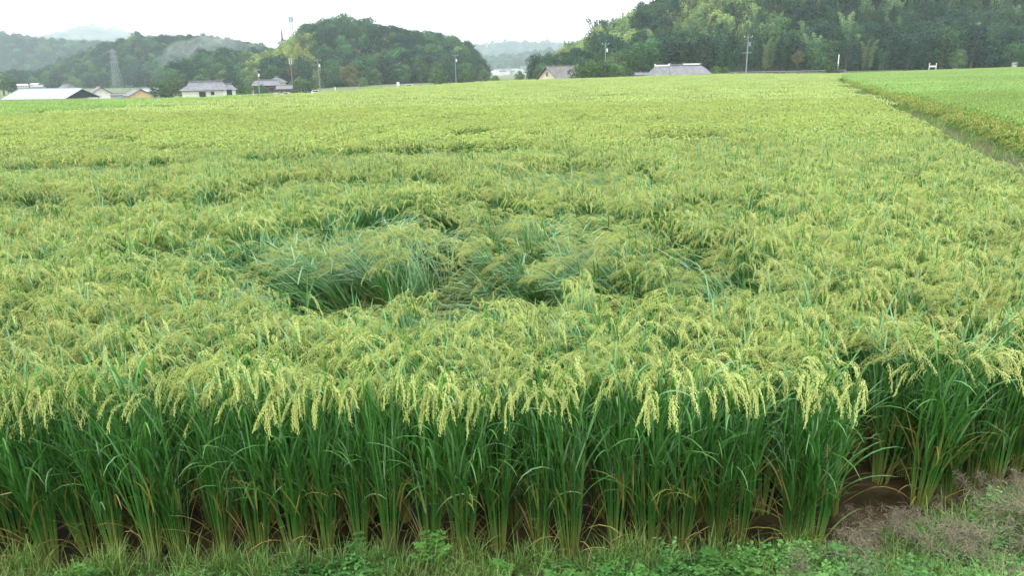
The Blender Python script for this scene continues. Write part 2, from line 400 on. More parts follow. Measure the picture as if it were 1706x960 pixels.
def panicle(g, p, d0, php, th1, L, lod, mat=1):
    n = 10; P = [p]; th0 = math.acos(max(-1, min(1, d0[2]))); D = []
    for k in range(n):
        s = (k + .5) / n; th = th0 + (th1 - th0) * (1 - (1 - s) ** 2.1)
        bl = min(1, s / .35); d = unit(d0 * (1 - bl) + dirv(th, php) * bl); D.append(d); P.append(P[-1] + d * L / n)
    P = np.array(P); P[:, 2] = np.maximum(P[:, 2], .05); D = np.array(D + [D[-1]])
    tint = rng.uniform(0, 1); base = PALE * (1 - tint * .5) + PALE2 * tint * .5
    if lod == 0:
        ribbon(g, P, np.linspace(.0011, .0005, n + 1), np.array([-sin(php), cos(php), 0]), np.tile(PALE2 * .8, (n + 1, 1)), 0, mat)
        GP, GD, GC = [], [], []
        sp = (np.linspace(.02, 1, 90))
        for b in range(12):
            s0 = .03 + b * .072; i0 = min(n - 1, int(s0 * n)); q = P[i0] + (P[i0 + 1] - P[i0]) * (s0 * n - i0)
            az = rng.uniform(0, 2 * pi); spr = rng.uniform(.05, .34); Lb = rng.uniform(.06, .095) * (1.05 - .45 * s0)
            d = unit(D[i0] + dirv(pi / 2, az) * spr); m = max(4, int(Lb / .0075))
            for k in range(m):
                d = unit(d + np.array([0, 0, -.16]) + D[min(n, i0 + 1 + k // 2)] * .12)
                q = q + d * Lb / m
                GP.append(q + rng.normal(0, .0012, 3)); GD.append(unit(d + rng.normal(0, .3, 3))); GC.append(base * rng.uniform(.8, 1.2) * np.array([1, 1 - .12 * rng.random(), 1]))
        for k in range(10):
            GP.append(P[-1] - D[-1] * .004 * k); GD.append(unit(D[-1] + rng.normal(0, .35, 3))); GC.append(base)
        spindles(g, GP, GD, rng.uniform(.0080, .0102, len(GP)), .0022, np.array(GC), mat)
    elif lod == 1:
        idx = [0, 2, 4, 6, 8, 10]; Q = P[idx]; wv = np.array([.002, .006, .008, .008, .006, .002]) * rng.uniform(.8, 1.15, 6)
        C = np.outer(rng.uniform(.7, 1.08, 6), base)
        sd = np.array([-sin(php), cos(php), 0]); ribbon(g, Q, wv, sd, C, .35, mat)
        dd = np.gradient(Q, axis=0); s2 = np.cross(dd, sd); s2 /= np.linalg.norm(s2, axis=1, keepdims=True); ribbon(g, Q, wv * .8, s2, C, 0, mat)
        st = []; sdn = []
        for b in range(7):
            i0 = rng.integers(1, 9); st.append(P[i0]); sdn.append(unit(D[i0] + rng.normal(0, .35, 3) + np.array([0, 0, -.3])))
        spindles(g, st, sdn, rng.uniform(.03, .055, 7), .0035, np.outer(rng.uniform(.75, 1.1, 7), base), mat)
    else:
        idx = [0, 3, 6, 10]; Q = P[idx]; ribbon(g, Q, [.005, .014, .014, .005], np.array([-sin(php), cos(php), 0]), np.outer(rng.uniform(.68, 1.0, 4), base), 0, mat)

def hill(gs, gl, gp, lean=0.0, n=17, lod=0, front=False, org=(0, 0), bias=.6, hmul=1.0, leafy=1.0, mats=(0, 0, 1), pfrac=.9):
    n = int(n)
    for t in range(n):
        az = rng.uniform(0, 2 * pi); r = .036 * math.sqrt(rng.random()); p = np.array([org[0] + r * cos(az), org[1] + r * sin(az), 0.])
        a0 = rng.uniform(.01, .15) * (.7 if front else 1) + r * 1.3; L = (rng.uniform(.93, 1.03) if front else rng.uniform(.82, .95)) * hmul; K = 9 if lod == 0 else 6
        ln = lean * rng.uniform(.75, 1.15); laz = rng.normal(0, .42 if lean > .3 else .6)
        php = rng.normal(0, .55) if rng.random() < bias or lean > .6 else rng.uniform(-pi, pi)
        out_ = dirv(pi / 2, az); P = [p]; Dv = []
        for k in range(K - 1):
            s = (k + .5) / (K - 1)
            if lean > .3: bn = ln * (.35 + .65 * (1 - (1 - s) ** 1.8))
            else: bn = ln * s * s
            d = dirv(bn, laz) + out_ * math.tan(a0) * (1 - .3 * s)
            if s > .8: d = d + dirv(pi / 2, php) * .35 * (s - .8) / .2
            d = unit(d); Dv.append(d); P.append(P[-1] + d * L / (K - 1))
        P = np.array(P); P[:, 2] = np.maximum(P[:, 2], .03 + .05 * rng.random() * (np.arange(K) > 1)); P[0, 2] = 0
        s = np.linspace(0, 1, K)[:, None]; gcol = GREEN * rng.uniform(.8, 1.3)
        ty = rng.random()
        bc = TAN * (1 - .5 * ty) + GREEN2 * .9 * ty
        C = np.where(s < .24, bc + (gcol * 1.25 - bc) * (s / .24) ** 1.2, gcol * 1.25)
        if lod == 0: tube(gs, P, np.interp(s[:, 0], [0, .3, .7, 1], [.0036, .0034, .0024, .0011]), C, 3, mats[0])
        elif lod == 1 or rng.random() < .3: ribbon(gs, P, np.full(K, .0034 if lod == 1 else .006), dirv(pi / 2, rng.uniform(0, 2 * pi)), C, 0, mats[0])
        # leaves
        nodes = [(.28, .34, 1.0), (.42, .38, 1.0), (.56, .36, .9), (.72, .30, .9), (.92, .22, .9)]
        if lod == 1: nodes = [(.42, .38, 1), (.58, .36, .9), (.74, .30, .9), (.92, .2, .9)]
        if lod == 2: nodes = [(.72, .30, .9), (.9, .22, .9)]
        for (sn, Ll, dr) in nodes:
            if rng.random() > (.86 if sn < .6 else .62) * leafy: continue
            i0 = min(K - 2, int(sn * (K - 1))); q = P[i0] + (P[i0 + 1] - P[i0]) * (sn * (K - 1) - i0); dd = Dv[i0]
            la = rng.uniform(-pi, pi); d = unit(dd + dirv(pi / 2, la) * rng.uniform(.12, .42))
            th = math.acos(max(-1, min(1, d[2]))); ph = math.atan2(d[1], d[0])
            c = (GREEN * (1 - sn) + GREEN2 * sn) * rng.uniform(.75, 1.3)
            if (sn > .5 or front) and rng.random() < (.8 if lean > .6 else .22 if front else .4): c = np.array([.14, .28, .12]) * rng.uniform(.8, 1.25)  # paler tone on some blades puts sky glints into the colour
            if sn < .35 and rng.random() < .5: c = TAN * rng.uniform(.6, 1.0)
            droop = rng.uniform(.1, 1.0) * dr + (rng.uniform(.8, 1.8) if rng.random() < (.3 if front else .16) else 0)
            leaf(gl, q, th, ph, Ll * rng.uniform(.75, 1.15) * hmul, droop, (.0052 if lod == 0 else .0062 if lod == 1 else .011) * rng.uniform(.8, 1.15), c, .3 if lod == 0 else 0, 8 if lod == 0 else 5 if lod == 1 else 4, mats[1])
        if lod < 2 and lean < .6 and not front and rng.random() < .05:      # an erect green blade above the heads
            leaf(gl, P[-2], rng.uniform(.02, .3), rng.uniform(-pi, pi), rng.uniform(.24, .34), rng.uniform(0, .3), .0055, GREEN * 1.1, .3, 6, mats[1])
        if lod < 2:      # pale loose blades lying across the canopy
            for _k in range((1 if rng.random() < .75 else 0) if lean > .6 else (1 if rng.random() < .16 and not front else 0)):
                i0 = rng.integers(K // 2, K - 1)
                leaf(gl, P[i0] + np.array([0, 0, .06 if lean > .6 else .02]), rng.uniform(1.0, 1.6) if lean > .6 else rng.uniform(.6, 1.3), rng.normal(0, .9) if lean > .6 else rng.uniform(-pi, pi), rng.uniform(.2, .34), rng.uniform(.0, .7), .0052, np.array([.18, .31, .16]) * rng.uniform(.75, 1.2), .2, 5, mats[1])
        if rng.random() < (pfrac if lean < .6 else pfrac * .68):
            th1 = rng.uniform(1.8, 2.75) if not front else rng.uniform(2.65, 3.1)
            if lean > .6: th1 = rng.uniform(1.75, 2.5)
            panicle(gp, P[-1], Dv[-1], php, th1, rng.uniform(.15, .20) if front else rng.uniform(.19, .26), lod, mats[2])
    if lod == 0 and lean < .5:      # dead leaves and thin late tillers round the foot
        for k in range(9):
            az = rng.uniform(0, 2 * pi); c = (STRAW if rng.random() < .5 else TAN) * rng.uniform(.5, 1.05)
            leaf(gs, np.array([org[0] + .04 * cos(az), org[1] + .04 * sin(az), rng.uniform(.02, .14)]), rng.uniform(.15, .9), az, rng.uniform(.16, .36), rng.uniform(.2, 2.2), .0028, c, .3, 6, mats[0])
        for k in range(5):
            az = rng.uniform(0, 2 * pi)
            leaf(gs, np.array([org[0] + .045 * cos(az), org[1] + .045 * sin(az), 0]), rng.uniform(.05, .45), az, rng.uniform(.2, .42), rng.uniform(.1, 1.2), .003, np.array([.20, .27, .07]) * rng.uniform(.7, 1.2), .3, 6, mats[0])

KINDS = []      # (name, lean, front)
for k in range(5): KINDS.append(('up', 0.10 + .07 * k, False))
for k in range(5): KINDS.append(('front', .02 + .04 * k, True))
for k in range(3): KINDS.append(('lean', .75 + .1 * k, False))
for k in range(3): KINDS.append(('flat', 1.25 + .08 * k, False))
for k in range(3): KINDS.append(('down', 1.5 + .04 * k, False))
KI = {}
for i_, (k, _, _) in enumerate(KINDS): KI.setdefault(k, []).append(i_)
PARTS, NEAR = [], []
for i_, (k, ln, fr) in enumerate(KINDS):
    a, b, c = G(), G(), G()
    hill(a, b, c, lean=ln, n=23 if not fr else 26, lod=0, front=fr, bias=.9 if fr else .6, pfrac=.5 if fr else .9, leafy=1 if k in ('front', 'up') else .75)
    PARTS.append((a.mesh('stems', [M_LEAF]), b.mesh('leaves', [M_LEAF]), c.mesh('panicles', [M_PAN, M_PAN])))
    j = G(); j.merge(a); j.merge(b); j.merge(c); NEAR.append(j.mesh('rice_near', [M_LEAF, M_PAN]))
def midmesh(lean, n=20, leafy=.85, pf=.95, mats=None):
    j = G(); hill(j, j, j, lean=lean, n=n, lod=1, bias=.5, leafy=leafy, pfrac=pf); return j.mesh('rice_mid', mats or [M_LEAF, M_PAN])
MIDU = [midmesh(.1 + .08 * k) for k in range(4)]; MIDL = [midmesh(.8 + .15 * k) for k in range(2)]; MIDF = [midmesh(1.35 + .08 * k) for k in range(2)]
def patch(size, nh, nt_, leafy=1., pf=1., mats=None, hj=.06):
    j = G()
    for k in range(nh):
        hill(j, j, j, lean=rng.uniform(.05, .4), n=nt_, lod=2, org=(rng.uniform(-size / 2, size / 2), rng.uniform(-size / 2, size / 2)), bias=.4, leafy=leafy, pfrac=pf, hmul=rng.uniform(1 - hj, 1 + hj))
    return j.mesh('rice_patch', mats or [M_LEAF, M_PAN])
PAT = [patch(1.7, 54, 16, .75) for k in range(3)]
PROTOS = NEAR + MIDU + MIDL + MIDF + PAT
nN = len(NEAR); iMU = list(range(nN, nN + 4)); iML = [nN + 4, nN + 5]; iMF = [nN + 6, nN + 7]; iP = [nN + 8, nN + 9, nN + 10]

# where the wind and rain laid the rice down: (cx, cy, rx, ry, strength, direction)
LODGE = [(-.25, 5.8, 2.05, 1.15, 3.4, 3.0), (1.05, 5.45, .95, .62, 3.3, 3.2), (-2.3, 6.6, .9, .6, 2.5, 2.7), (.7, 7.6, 1.2, .8, 2.3, 3.2), (-.5, 8.6, 1.6, .8, 1.9, -.4), (-4.3, 9.6, 2.6, .8, 1.9, 3.2), (1.1, 11.3, 1.5, 1.9, 1.5, 2.8),
         (-2.2, 11, 2.2, .9, 1.3, 3.0), (-7.5, 13.5, 2.6, 1.2, 1.4, 3.1), (1.9, 6.6, .7, .4, 1.7, 3.1), (-3.3, 6.9, 1.3, .35, 1.9, 3.0), (2.6, 8.4, .9, .5, 1.5, 3.3), (-1.5, 15, 3, 1.3, 1.6, 3.0), (4, 17, 1.5, 1.2, 1.3, 2.9)]
MOUND = [(-1.2, 7.1, .85, .6, 1.5, 2.6), (1.25, 6.35, .60, .45, 1.5, 3.0), (-.05, 7.9, .7, .4, 1.5, .2), (.25, 6.9, .45, .22, 1.3, 3.0), (-2.6, 7.3, .7, .3, 1.4, 2.6)]
def lodging(x, y):
    L = 1.15 * np.clip(vnoise(x, y, 1.1, 21) * 1.6 - .55, 0, 1) * sm(1.6, -.4, np.asarray(x) - .12 * np.asarray(y)) * sm(3.9, 4.6, y) + .25 * vnoise(x, y, .5, 22)
    A = 3.0 + 1.6 * (vnoise(x, y, 1.8, 23) - .5); best = np.zeros(np.shape(x))
    for cx, cy_, rx, ry, st, az in LODGE:
        q = ((x - cx) / rx) ** 2 + ((y - cy_) / ry) ** 2; f = st * np.clip(1.35 - q, 0, 1)
        A = np.where(f > best, az + .35 * (vnoise(x, y, .6, 24) - .5), A); best = np.maximum(best, f)
    best = np.maximum(L, best)
    for cx, cy_, rx, ry, st, az in MOUND:
        m = ((x - cx) / rx) ** 2 + ((y - cy_) / ry) ** 2 < 1; best = np.where(m, st, best); A = np.where(m, az, A)
    return best, A
def hill_points():
    P = []
    fr = []          # front rows follow the water's edge
    for r_ in range(4):
        x = -13.0
        while x < E1[0] - .1:
            P.append((x + random.gauss(0, .026), 3.345 + .29 * r_ + (x + 14) * .001 + random.gauss(0, .028), r_)); x += .182
    def seg(a, b, k):
        a = np.array(a); b = np.array(b); L = np.linalg.norm(b - a); d = (b - a) / L; nn = np.array([-d[1], d[0]])
        t = .06
        while t < L:
            q = a + d * t + nn * (.10 + .29 * k); P.append((q[0] + random.gauss(0, .014), q[1] + random.gauss(0, .014), 0 if k == 0 else 2)); t += .185
    seg(E2, E3, 0); seg(E3, tuple(C1), 0); seg(E2, E3, 1); seg(E3, tuple(C1), 1)
    # inner rows run along the levee direction
    w0 = MF0 @ LEVN
    k = 0
    while True:
        off = w0 - .10 - .325 * k; k += 1
        if off < -46: break
        base = LEVN * off; t = -25.0
        while t < 60:
            q = base + LEV * t; t += .175
            if q[1] > 34 or q[1] < 3.3 or abs(q[0]) > .80 * q[1] + 3.0: continue
            P.append((q[0] + random.gauss(0, .02), q[1] + random.gauss(0, .02), 9))
    P = np.array(P); ok = inside(P[:, 0], P[:, 1], MAIN)
    d = edge_dist(P[:, 0], P[:, 1], MAIN)
    inner = P[:, 2] == 9
    ok &= ~(inner & (P[:, 0] < 1.7) & (P[:, 1] < 4.36 + (P[:, 0] + 14) * .001)) & ~(inner & (P[:, 0] >= 1.62) & (P[:, 0] < 4.6) & (d < .50))
    dup_ = inner & (d < .62) & (P[:, 0] > 1.6) & (P[:, 0] < E3[0]) & (P[:, 1] < 4.6)
    ok &= ~dup_ & ((d > .05))
    # bare openings where stems parted
    for cx, cy_, rx, ry in [(-.35, 7.15, .26, .5), (.35, 6.45, .22, .14), (-2.1, 6.4, .2, .15), (1.35, 5.92, .34, .16)]:
        ok &= ((P[:, 0] - cx) / rx) ** 2 + ((P[:, 1] - cy_) / ry) ** 2 > 1
    return P[ok]
HP = hill_points()
Lg, Az = lodging(HP[:, 0], HP[:, 1])
n = len(HP); rr = np.random.default_rng(5)
idx = np.zeros(n, int); rot = np.zeros((n, 3)); scl = np.ones((n, 3))
for k in range(n):
    x, y, row = HP[k]; L = Lg[k]; far = y > 14 + 5 * rr.random()
    if row < 1: kind = 'front'; L = 0
    elif L > 1.3 and rr.random() < .03: kind = 'up'
    elif L > 2.6: kind = 'down'
    elif L > 1.7: kind = 'flat'
    elif L > .95: kind = 'lean'
    else: kind = 'up'
    if far: idx[k] = {'up': rr.choice(iMU), 'front': rr.choice(iMU), 'lean': rr.choice(iML), 'flat': rr.choice(iMF), 'down': rr.choice(iMF)}[kind]
    else: idx[k] = rr.choice(KI[kind])
    az = Az[k] + rr.normal(0, .38) if kind in ('lean', 'flat', 'down') else rr.normal(3.3, 1.1)
    if kind == 'front': az = -pi / 2 + rr.normal(-.15, .5)
    if kind == 'front' and x > 1.7: az = -pi / 2 + .5 + rr.normal(0, .5)
    rot[k] = (rr.normal(0, .04), rr.normal(0, .04), az); s_ = {'down': .62, 'flat': .85}.get(kind, 1) * rr.uniform(.93, 1.07) * (1.0 + .05 * (vnoise(x, y, .9, 31) - .5))
    q_ = rr.uniform(.84, 1.2); scl[k] = (q_, q_ * rr.uniform(.94, 1.06), s_)
dist = np.hypot(HP[:, 0], HP[:, 1]); fru = np.abs(HP[:, 0]) < .70 * (HP[:, 1] * .96 + .6)
order = np.argsort(np.where(fru, dist + (Lg > 1.7) * -.35, 1e6)); single = set(order[:292].tolist())
GRP = {'front': 'rice plants in the front row', 'up': 'upright rice plants behind the front row', 'lean': 'leaning rice plants', 'flat': 'bent-over rice plants', 'down': 'flattened rice plants'}
LAB = {'front': 'rice plant at the water edge, pale panicles hanging over dark green stems',
       'up': 'upright rice plant behind the front row, arching pale yellow-green panicles',
       'lean': 'half-leaning rice plant beside the dented patch',
       'flat': 'bent-over rice plant in the dented patch',
       'down': 'rice plant pressed flat in the dented patch'}
corner = min((k for k in single if HP[k, 2] == 0), key=lambda k: (HP[k, 0] - E1[0]) ** 2 + (HP[k, 1] - E1[1]) ** 2)
cornera = min((k for k in single if HP[k, 2] == 0 and k != corner), key=lambda k: (HP[k, 0] - E2[0]) ** 2 + (HP[k, 1] - E2[1]) ** 2)
leftm = min((k for k in single if HP[k, 2] == 0), key=lambda k: abs(HP[k, 0] / (HP[k, 1] * .96 + .6) + .665))
ONES = 'first second third fourth fifth sixth seventh eighth ninth tenth eleventh twelfth thirteenth fourteenth fifteenth sixteenth seventeenth eighteenth nineteenth'.split()
def ordinal(n):
    if n < 20: return ONES[n - 1]
    t = {2: ('twentieth', 'twenty'), 3: ('thirtieth', 'thirty'), 4: ('fortieth', 'forty')}[n // 10]
    return t[0] if n % 10 == 0 else t[1] + '-' + ONES[n % 10 - 1]
ORD = {k: ordinal(i + 1) for i, k in enumerate(sorted([k for k in single if HP[k, 2] == 0 and HP[k, 0] < E1[0]], key=lambda k: HP[k, 0]))}
ROWN = {0: 'set-back right end', 1: 'second row', 2: 'third row', 3: 'fourth row'}
for r_ in (0, 1, 2, 3):
    ks = sorted([k for k in single if HP[k, 2] == r_ and k not in ORD], key=lambda k: HP[k, 0] / (HP[k, 1] + .6))
    for i, k in enumerate(ks[:49]): ORD[k] = ordinal(i + 1)
for k in sorted(single):
    kd = KINDS[idx[k]][0] if idx[k] < len(KINDS) else 'up'
    e = empty('rice_plant', (HP[k, 0], HP[k, 1], 0)); e.rotation_euler = rot[k]; e.scale = scl[k]
    for nm, me in zip(('stems', 'leaves', 'panicles'), PARTS[idx[k] if idx[k] < len(KINDS) else 0]): link(nm, me, e)
    lab, grp = LAB[kd], GRP[kd]
    u = HP[k, 0] / (HP[k, 1] * .96 + .6)
    where = 'near the left border' if u < -.42 else 'left of the middle' if u < -.14 else 'in the middle' if u < .14 else 'right of the middle' if u < .42 else 'near the right border'
    if kd == 'front' and HP[k, 0] < E1[0] and k in ORD: lab = 'rice plant with drooping panicles at the water, %s from the left in the front row' % ORD[k]
    elif k in ORD: lab = '%s, %s from the left in the %s' % ({'front': 'rice plant with drooping panicles', 'up': 'upright rice plant with arching pale panicles'}.get(kd, 'half-leaning rice plant'), ORD[k], ROWN[int(HP[k, 2])])
    elif kd == 'up': lab = 'upright rice plant %s with arching pale panicles, %s' % ({1: 'in the second row', 2: 'in the third row', 3: 'in the fourth row'}.get(int(HP[k, 2]), 'in front of the dent' if HP[k, 1] < 4.75 else 'beside the dent'), where)
    else: lab = '%s, %s' % (lab, where)
    if k == corner: lab = 'rice plant standing out at the field corner where the front row ends on the right'; e.scale = (1.25, 1.2, 1.02)
    if k == cornera: lab = 'rice plant set back just right of the field corner above the brown wispy grass'; e.scale = (1.15, 1.15, 1)
    if k == leftm: lab = 'leftmost rice plant of the front row above the muddy water'
    tag(e, lab, 'rice plant', grp)
rest = np.array([k for k in range(n) if k not in single])
P_, R_, S_, I_ = [np.c_[HP[rest, 0], HP[rest, 1], np.zeros(len(rest))]], [rot[rest]], [scl[rest]], [idx[rest]]
# far part of the field in patches
px_, py_ = np.meshgrid(np.arange(-190, 190, 1.5), np.arange(33.2, 215, 1.5)); px_ = px_.ravel(); py_ = py_.ravel()
ok = inside(px_, py_, MAIN) & (np.abs(px_) < .82 * py_ + 3)
px_, py_ = px_[ok], py_[ok]; m_ = len(px_)
P_.append(np.c_[px_ + rr.normal(0, .1, m_), py_ + rr.normal(0, .1, m_), rr.normal(0, .015, m_)]); R_.append(np.c_[np.zeros(m_), np.zeros(m_), rr.uniform(0, 2 * pi, m_)])
S_.append(np.c_[np.ones(m_), np.ones(m_), rr.uniform(.88, .97, m_) * (1 - .06 * sm(.55, .8, vnoise(px_, py_, 5, 41)))]); I_.append(rr.choice(iP, m_))
o = make_scatter('rice_crop', np.vstack(P_), np.vstack(R_), np.vstack(S_), np.concatenate(I_), PROTOS)
tag(o, 'ripening yellow-green rice crop filling the field behind the nearest plants', 'rice crop', kind='stuff')
# a few tall green spikes standing above the canopy belong to the crop's own plants

# neighbouring fields ------------------------------------------------------------
sv = (GREEN, GREEN2, PALE, PALE2)
GREEN, GREEN2, PALE, PALE2 = np.array([.11, .22, .05]), np.array([.21, .36, .09]), np.array([.40, .50, .14]), np.array([.30, .41, .10])
YP = [patch(1.7, 46, 12, 1.25, .35, [M_GLEAF, M_GLEAF], .05) for k in range(3)]
YM = [midmesh(.15 + .1 * k, 16, 1.3, .4, [M_GLEAF, M_GLEAF]) for k in range(3)]
GREEN, GREEN2, PALE, PALE2 = np.array([.05, .16, .02]), np.array([.09, .22, .035]), np.array([.42, .43, .10]), np.array([.28, .35, .08])
YE = [midmesh(.3 + .12 * k, 22, 1.3, .5, [M_GLEAF, M_PAN]) for k in range(3)]
GREEN, GREEN2, PALE, PALE2 = sv
def field(name, poly, edge, label):
    P, Rr, Sc, Ix = [], [], [], []
    if edge:
        for r_ in range(3):
            y = 5.2
            while y < 79.5:
                q = onl(RF0, y) + LEVN * (.10 + .24 * r_); y += .17
                P.append((q[0] + random.gauss(0, .03), q[1], 0)); Rr.append((random.gauss(0, .05), random.gauss(0, .05), pi + .35 + random.gauss(0, 1.3))); Sc.append((1.05, 1.05, random.uniform(.78, .92))); Ix.append(random.choice([6, 7, 8]))
    xs, ys = np.meshgrid(np.arange(0, 45, .24), np.arange(4, 40, .24)); xs = xs.ravel(); ys = ys.ravel()
    if edge:
        ok = inside(xs, ys, poly) & (xs < .80 * ys + 4) & (edge_dist(xs, ys, poly) > .75)
        for x, y in zip(xs[ok], ys[ok]):
            P.append((x + random.gauss(0, .03), y + random.gauss(0, .03), 0)); Rr.append((0, 0, random.uniform(0, 6.28))); Sc.append((1.1, 1.1, random.uniform(.9, 1.0))); Ix.append(random.choice([3, 4, 5]))
    y0 = 39 if edge else 20
    xs, ys = np.meshgrid(np.arange(-170, 230, 1.5), np.arange(y0 + .8, 222, 1.5)); xs = xs.ravel(); ys = ys.ravel()
    ok = inside(xs, ys, poly) & (np.abs(xs) < .85 * ys + 3) & (edge_dist(xs, ys, poly) > .7)
    for x, y in zip(xs[ok], ys[ok]):
        P.append((x + random.gauss(0, .1), y + random.gauss(0, .1), 0)); Rr.append((0, 0, random.uniform(0, 6.28))); Sc.append((1, 1, random.uniform(.93, 1.0))); Ix.append(random.choice([0, 1, 2]))
    o = make_scatter(name, P, Rr, Sc, Ix, YP + YM + YE); tag(o, label, 'rice crop', kind='stuff')
field('rice_crop', RIGHT, True, 'greener neighbouring rice beyond the levee on the right, amber along its edge')
field('rice_crop', LEFT, False, 'bright green younger rice in front of the barn and the tiled houses')

# ------------------------------------------------------------------ weeds and bank grass
def tuft(nb, h, spread, cols, wd, seedh=None):
    g = G()
    for k in range(nb):
        az = rng.uniform(0, 2 * pi); r = spread * math.sqrt(rng.random()); c = np.array(cols[rng.integers(len(cols))]) * rng.uniform(.7, 1.3)
        leaf(g, np.array([r * cos(az), r * sin(az), 0]), rng.uniform(.05, .6), rng.uniform(0, 6.28), h * rng.uniform(.5, 1.2), rng.uniform(.1, 1.6), wd * rng.uniform(.7, 1.2), c, 0, 5)
    return g
def clover(nb, h, spread, size, cols):
    g = G()
    for k in range(nb):
        az = rng.uniform(0, 2 * pi); r = spread * math.sqrt(rng.random()); p = np.array([r * cos(az), r * sin(az), 0.]); tip = p + np.array([rng.normal(0, .03), rng.normal(0, .03), h * rng.uniform(.35, 1.1)])
        c = np.array(cols[rng.integers(len(cols))]) * rng.uniform(.7, 1.3)
        tube(g, [p, (p + tip) / 2 + rng.normal(0, .006, 3), tip], [.0012, .001, .0008], c * .8, 3)
        for m in range(rng.integers(3, 7)):
            a = rng.uniform(0, 2 * pi); q = p + (tip - p) * rng.uniform(.45, 1); L = size * rng.uniform(.6, 1.25)
            th = rng.uniform(.7, 1.7); d = dirv(th, a); P = [q, q + d * L * .35, q + d * L * .75 - np.array([0, 0, L * .08]), q + d * L - np.array([0, 0, L * .2])]
            ribbon(g, P, np.array([.05, .30, .26, .02]) * L, np.array([-sin(a), cos(a), 0]), np.tile(c * rng.uniform(.85, 1.2), (4, 1)), .3)
    return g
def fern(nst, h, cols):       # small compound-leaved weed like the feathery plants at the lower edge
    g = G()
    for k in range(nst):
        az = rng.uniform(0, 2 * pi); th = rng.uniform(.05, .6); L = h * rng.uniform(.6, 1.1); c = np.array(cols[rng.integers(len(cols))]) * rng.uniform(.8, 1.2)
        P = [np.zeros(3)]
        for j in range(6): P.append(P[-1] + dirv(th + .5 * j / 6, az) * L / 6)
        tube(g, P, np.linspace(.0016, .0006, 7), c * .7, 3)
        for j in range(2, 7):
            for sg in (-1, 1):
                a = az + sg * rng.uniform(.7, 1.3); Lb = .30 * L * (1.15 - j / 8)
                q = P[j]; n_ = 6
                for m in range(1, n_ + 1):
                    qq = q + dirv(1.35, a) * Lb * m / n_
                    for s2 in (-1, 1):
                        b = a + s2 * 1.1; l2 = .012 * rng.uniform(.7, 1.3)
                        ribbon(g, [qq, qq + dirv(1.5, b) * l2, qq + dirv(1.6, b) * l2 * 2], [.0008, .004, .0005], np.array([-sin(b), cos(b), 0]), np.tile(c * rng.uniform(.9, 1.2), (3, 1)), 0)
    return g
def lovegrass(nst, h):
    g = G()
    for k in range(nst):
        az = rng.uniform(0, 2 * pi); r = .05 * rng.random(); p = np.array([r * cos(az), r * sin(az), 0.]); th = rng.uniform(.05, .75); P = [p]; L = h * rng.uniform(.7, 1.15)
        for j in range(5): P.append(P[-1] + dirv(th + .25 * j / 5, az) * L / 5)
        tube(g, P, np.linspace(.0009, .0004, 6), (.17, .17, .09), 3)
        for m in range(26):     # open purplish-brown seed head
            s = rng.uniform(.5, 1); q = P[0] + (P[-1] - P[0]) * s; q = P[min(5, int(s * 5))]
            d = unit(rng.normal(0, 1, 3) + np.array([0, 0, .6])); l = .055 * (1.3 - s) + .02
            ribbon(g, [q, q + d * l * .6, q + d * l + np.array([0, 0, -.01])], [.0005, .0006, .0012], unit(np.cross(d, rng.normal(0, 1, 3))), np.tile(np.array([.27, .225, .17]) * rng.uniform(.7, 1.3), (3, 1)), 0)
    return g
GR = [(.10, .22, .045), (.16, .28, .06), (.075, .17, .035)]; GR2 = [(.085, .22, .05), (.13, .30, .07)]
WP = []
for k in range(3): WP.append(tuft(70, .12, .09, GR + [(.2, .24, .09)], .0022).mesh('bank_grass', [M_WEED]))        # 0-2 short grass
for k in range(3): WP.append(clover(80, .085, .12, .023, GR2).mesh('clover', [M_WEED]))                             # 3-5 clover mat
for k in range(2): WP.append(tuft(38, .26, .06, GR + [(.22, .28, .09)], .0022).mesh('tall_grass', [M_WEED]))  # 6-7
for k in range(2): WP.append(fern(9, .13, GR2).mesh('fern_weed', [M_WEED]))                                        # 8-9
WISP = [lovegrass(16, .30).mesh('lovegrass', [M_WISP]) for k in range(3)]
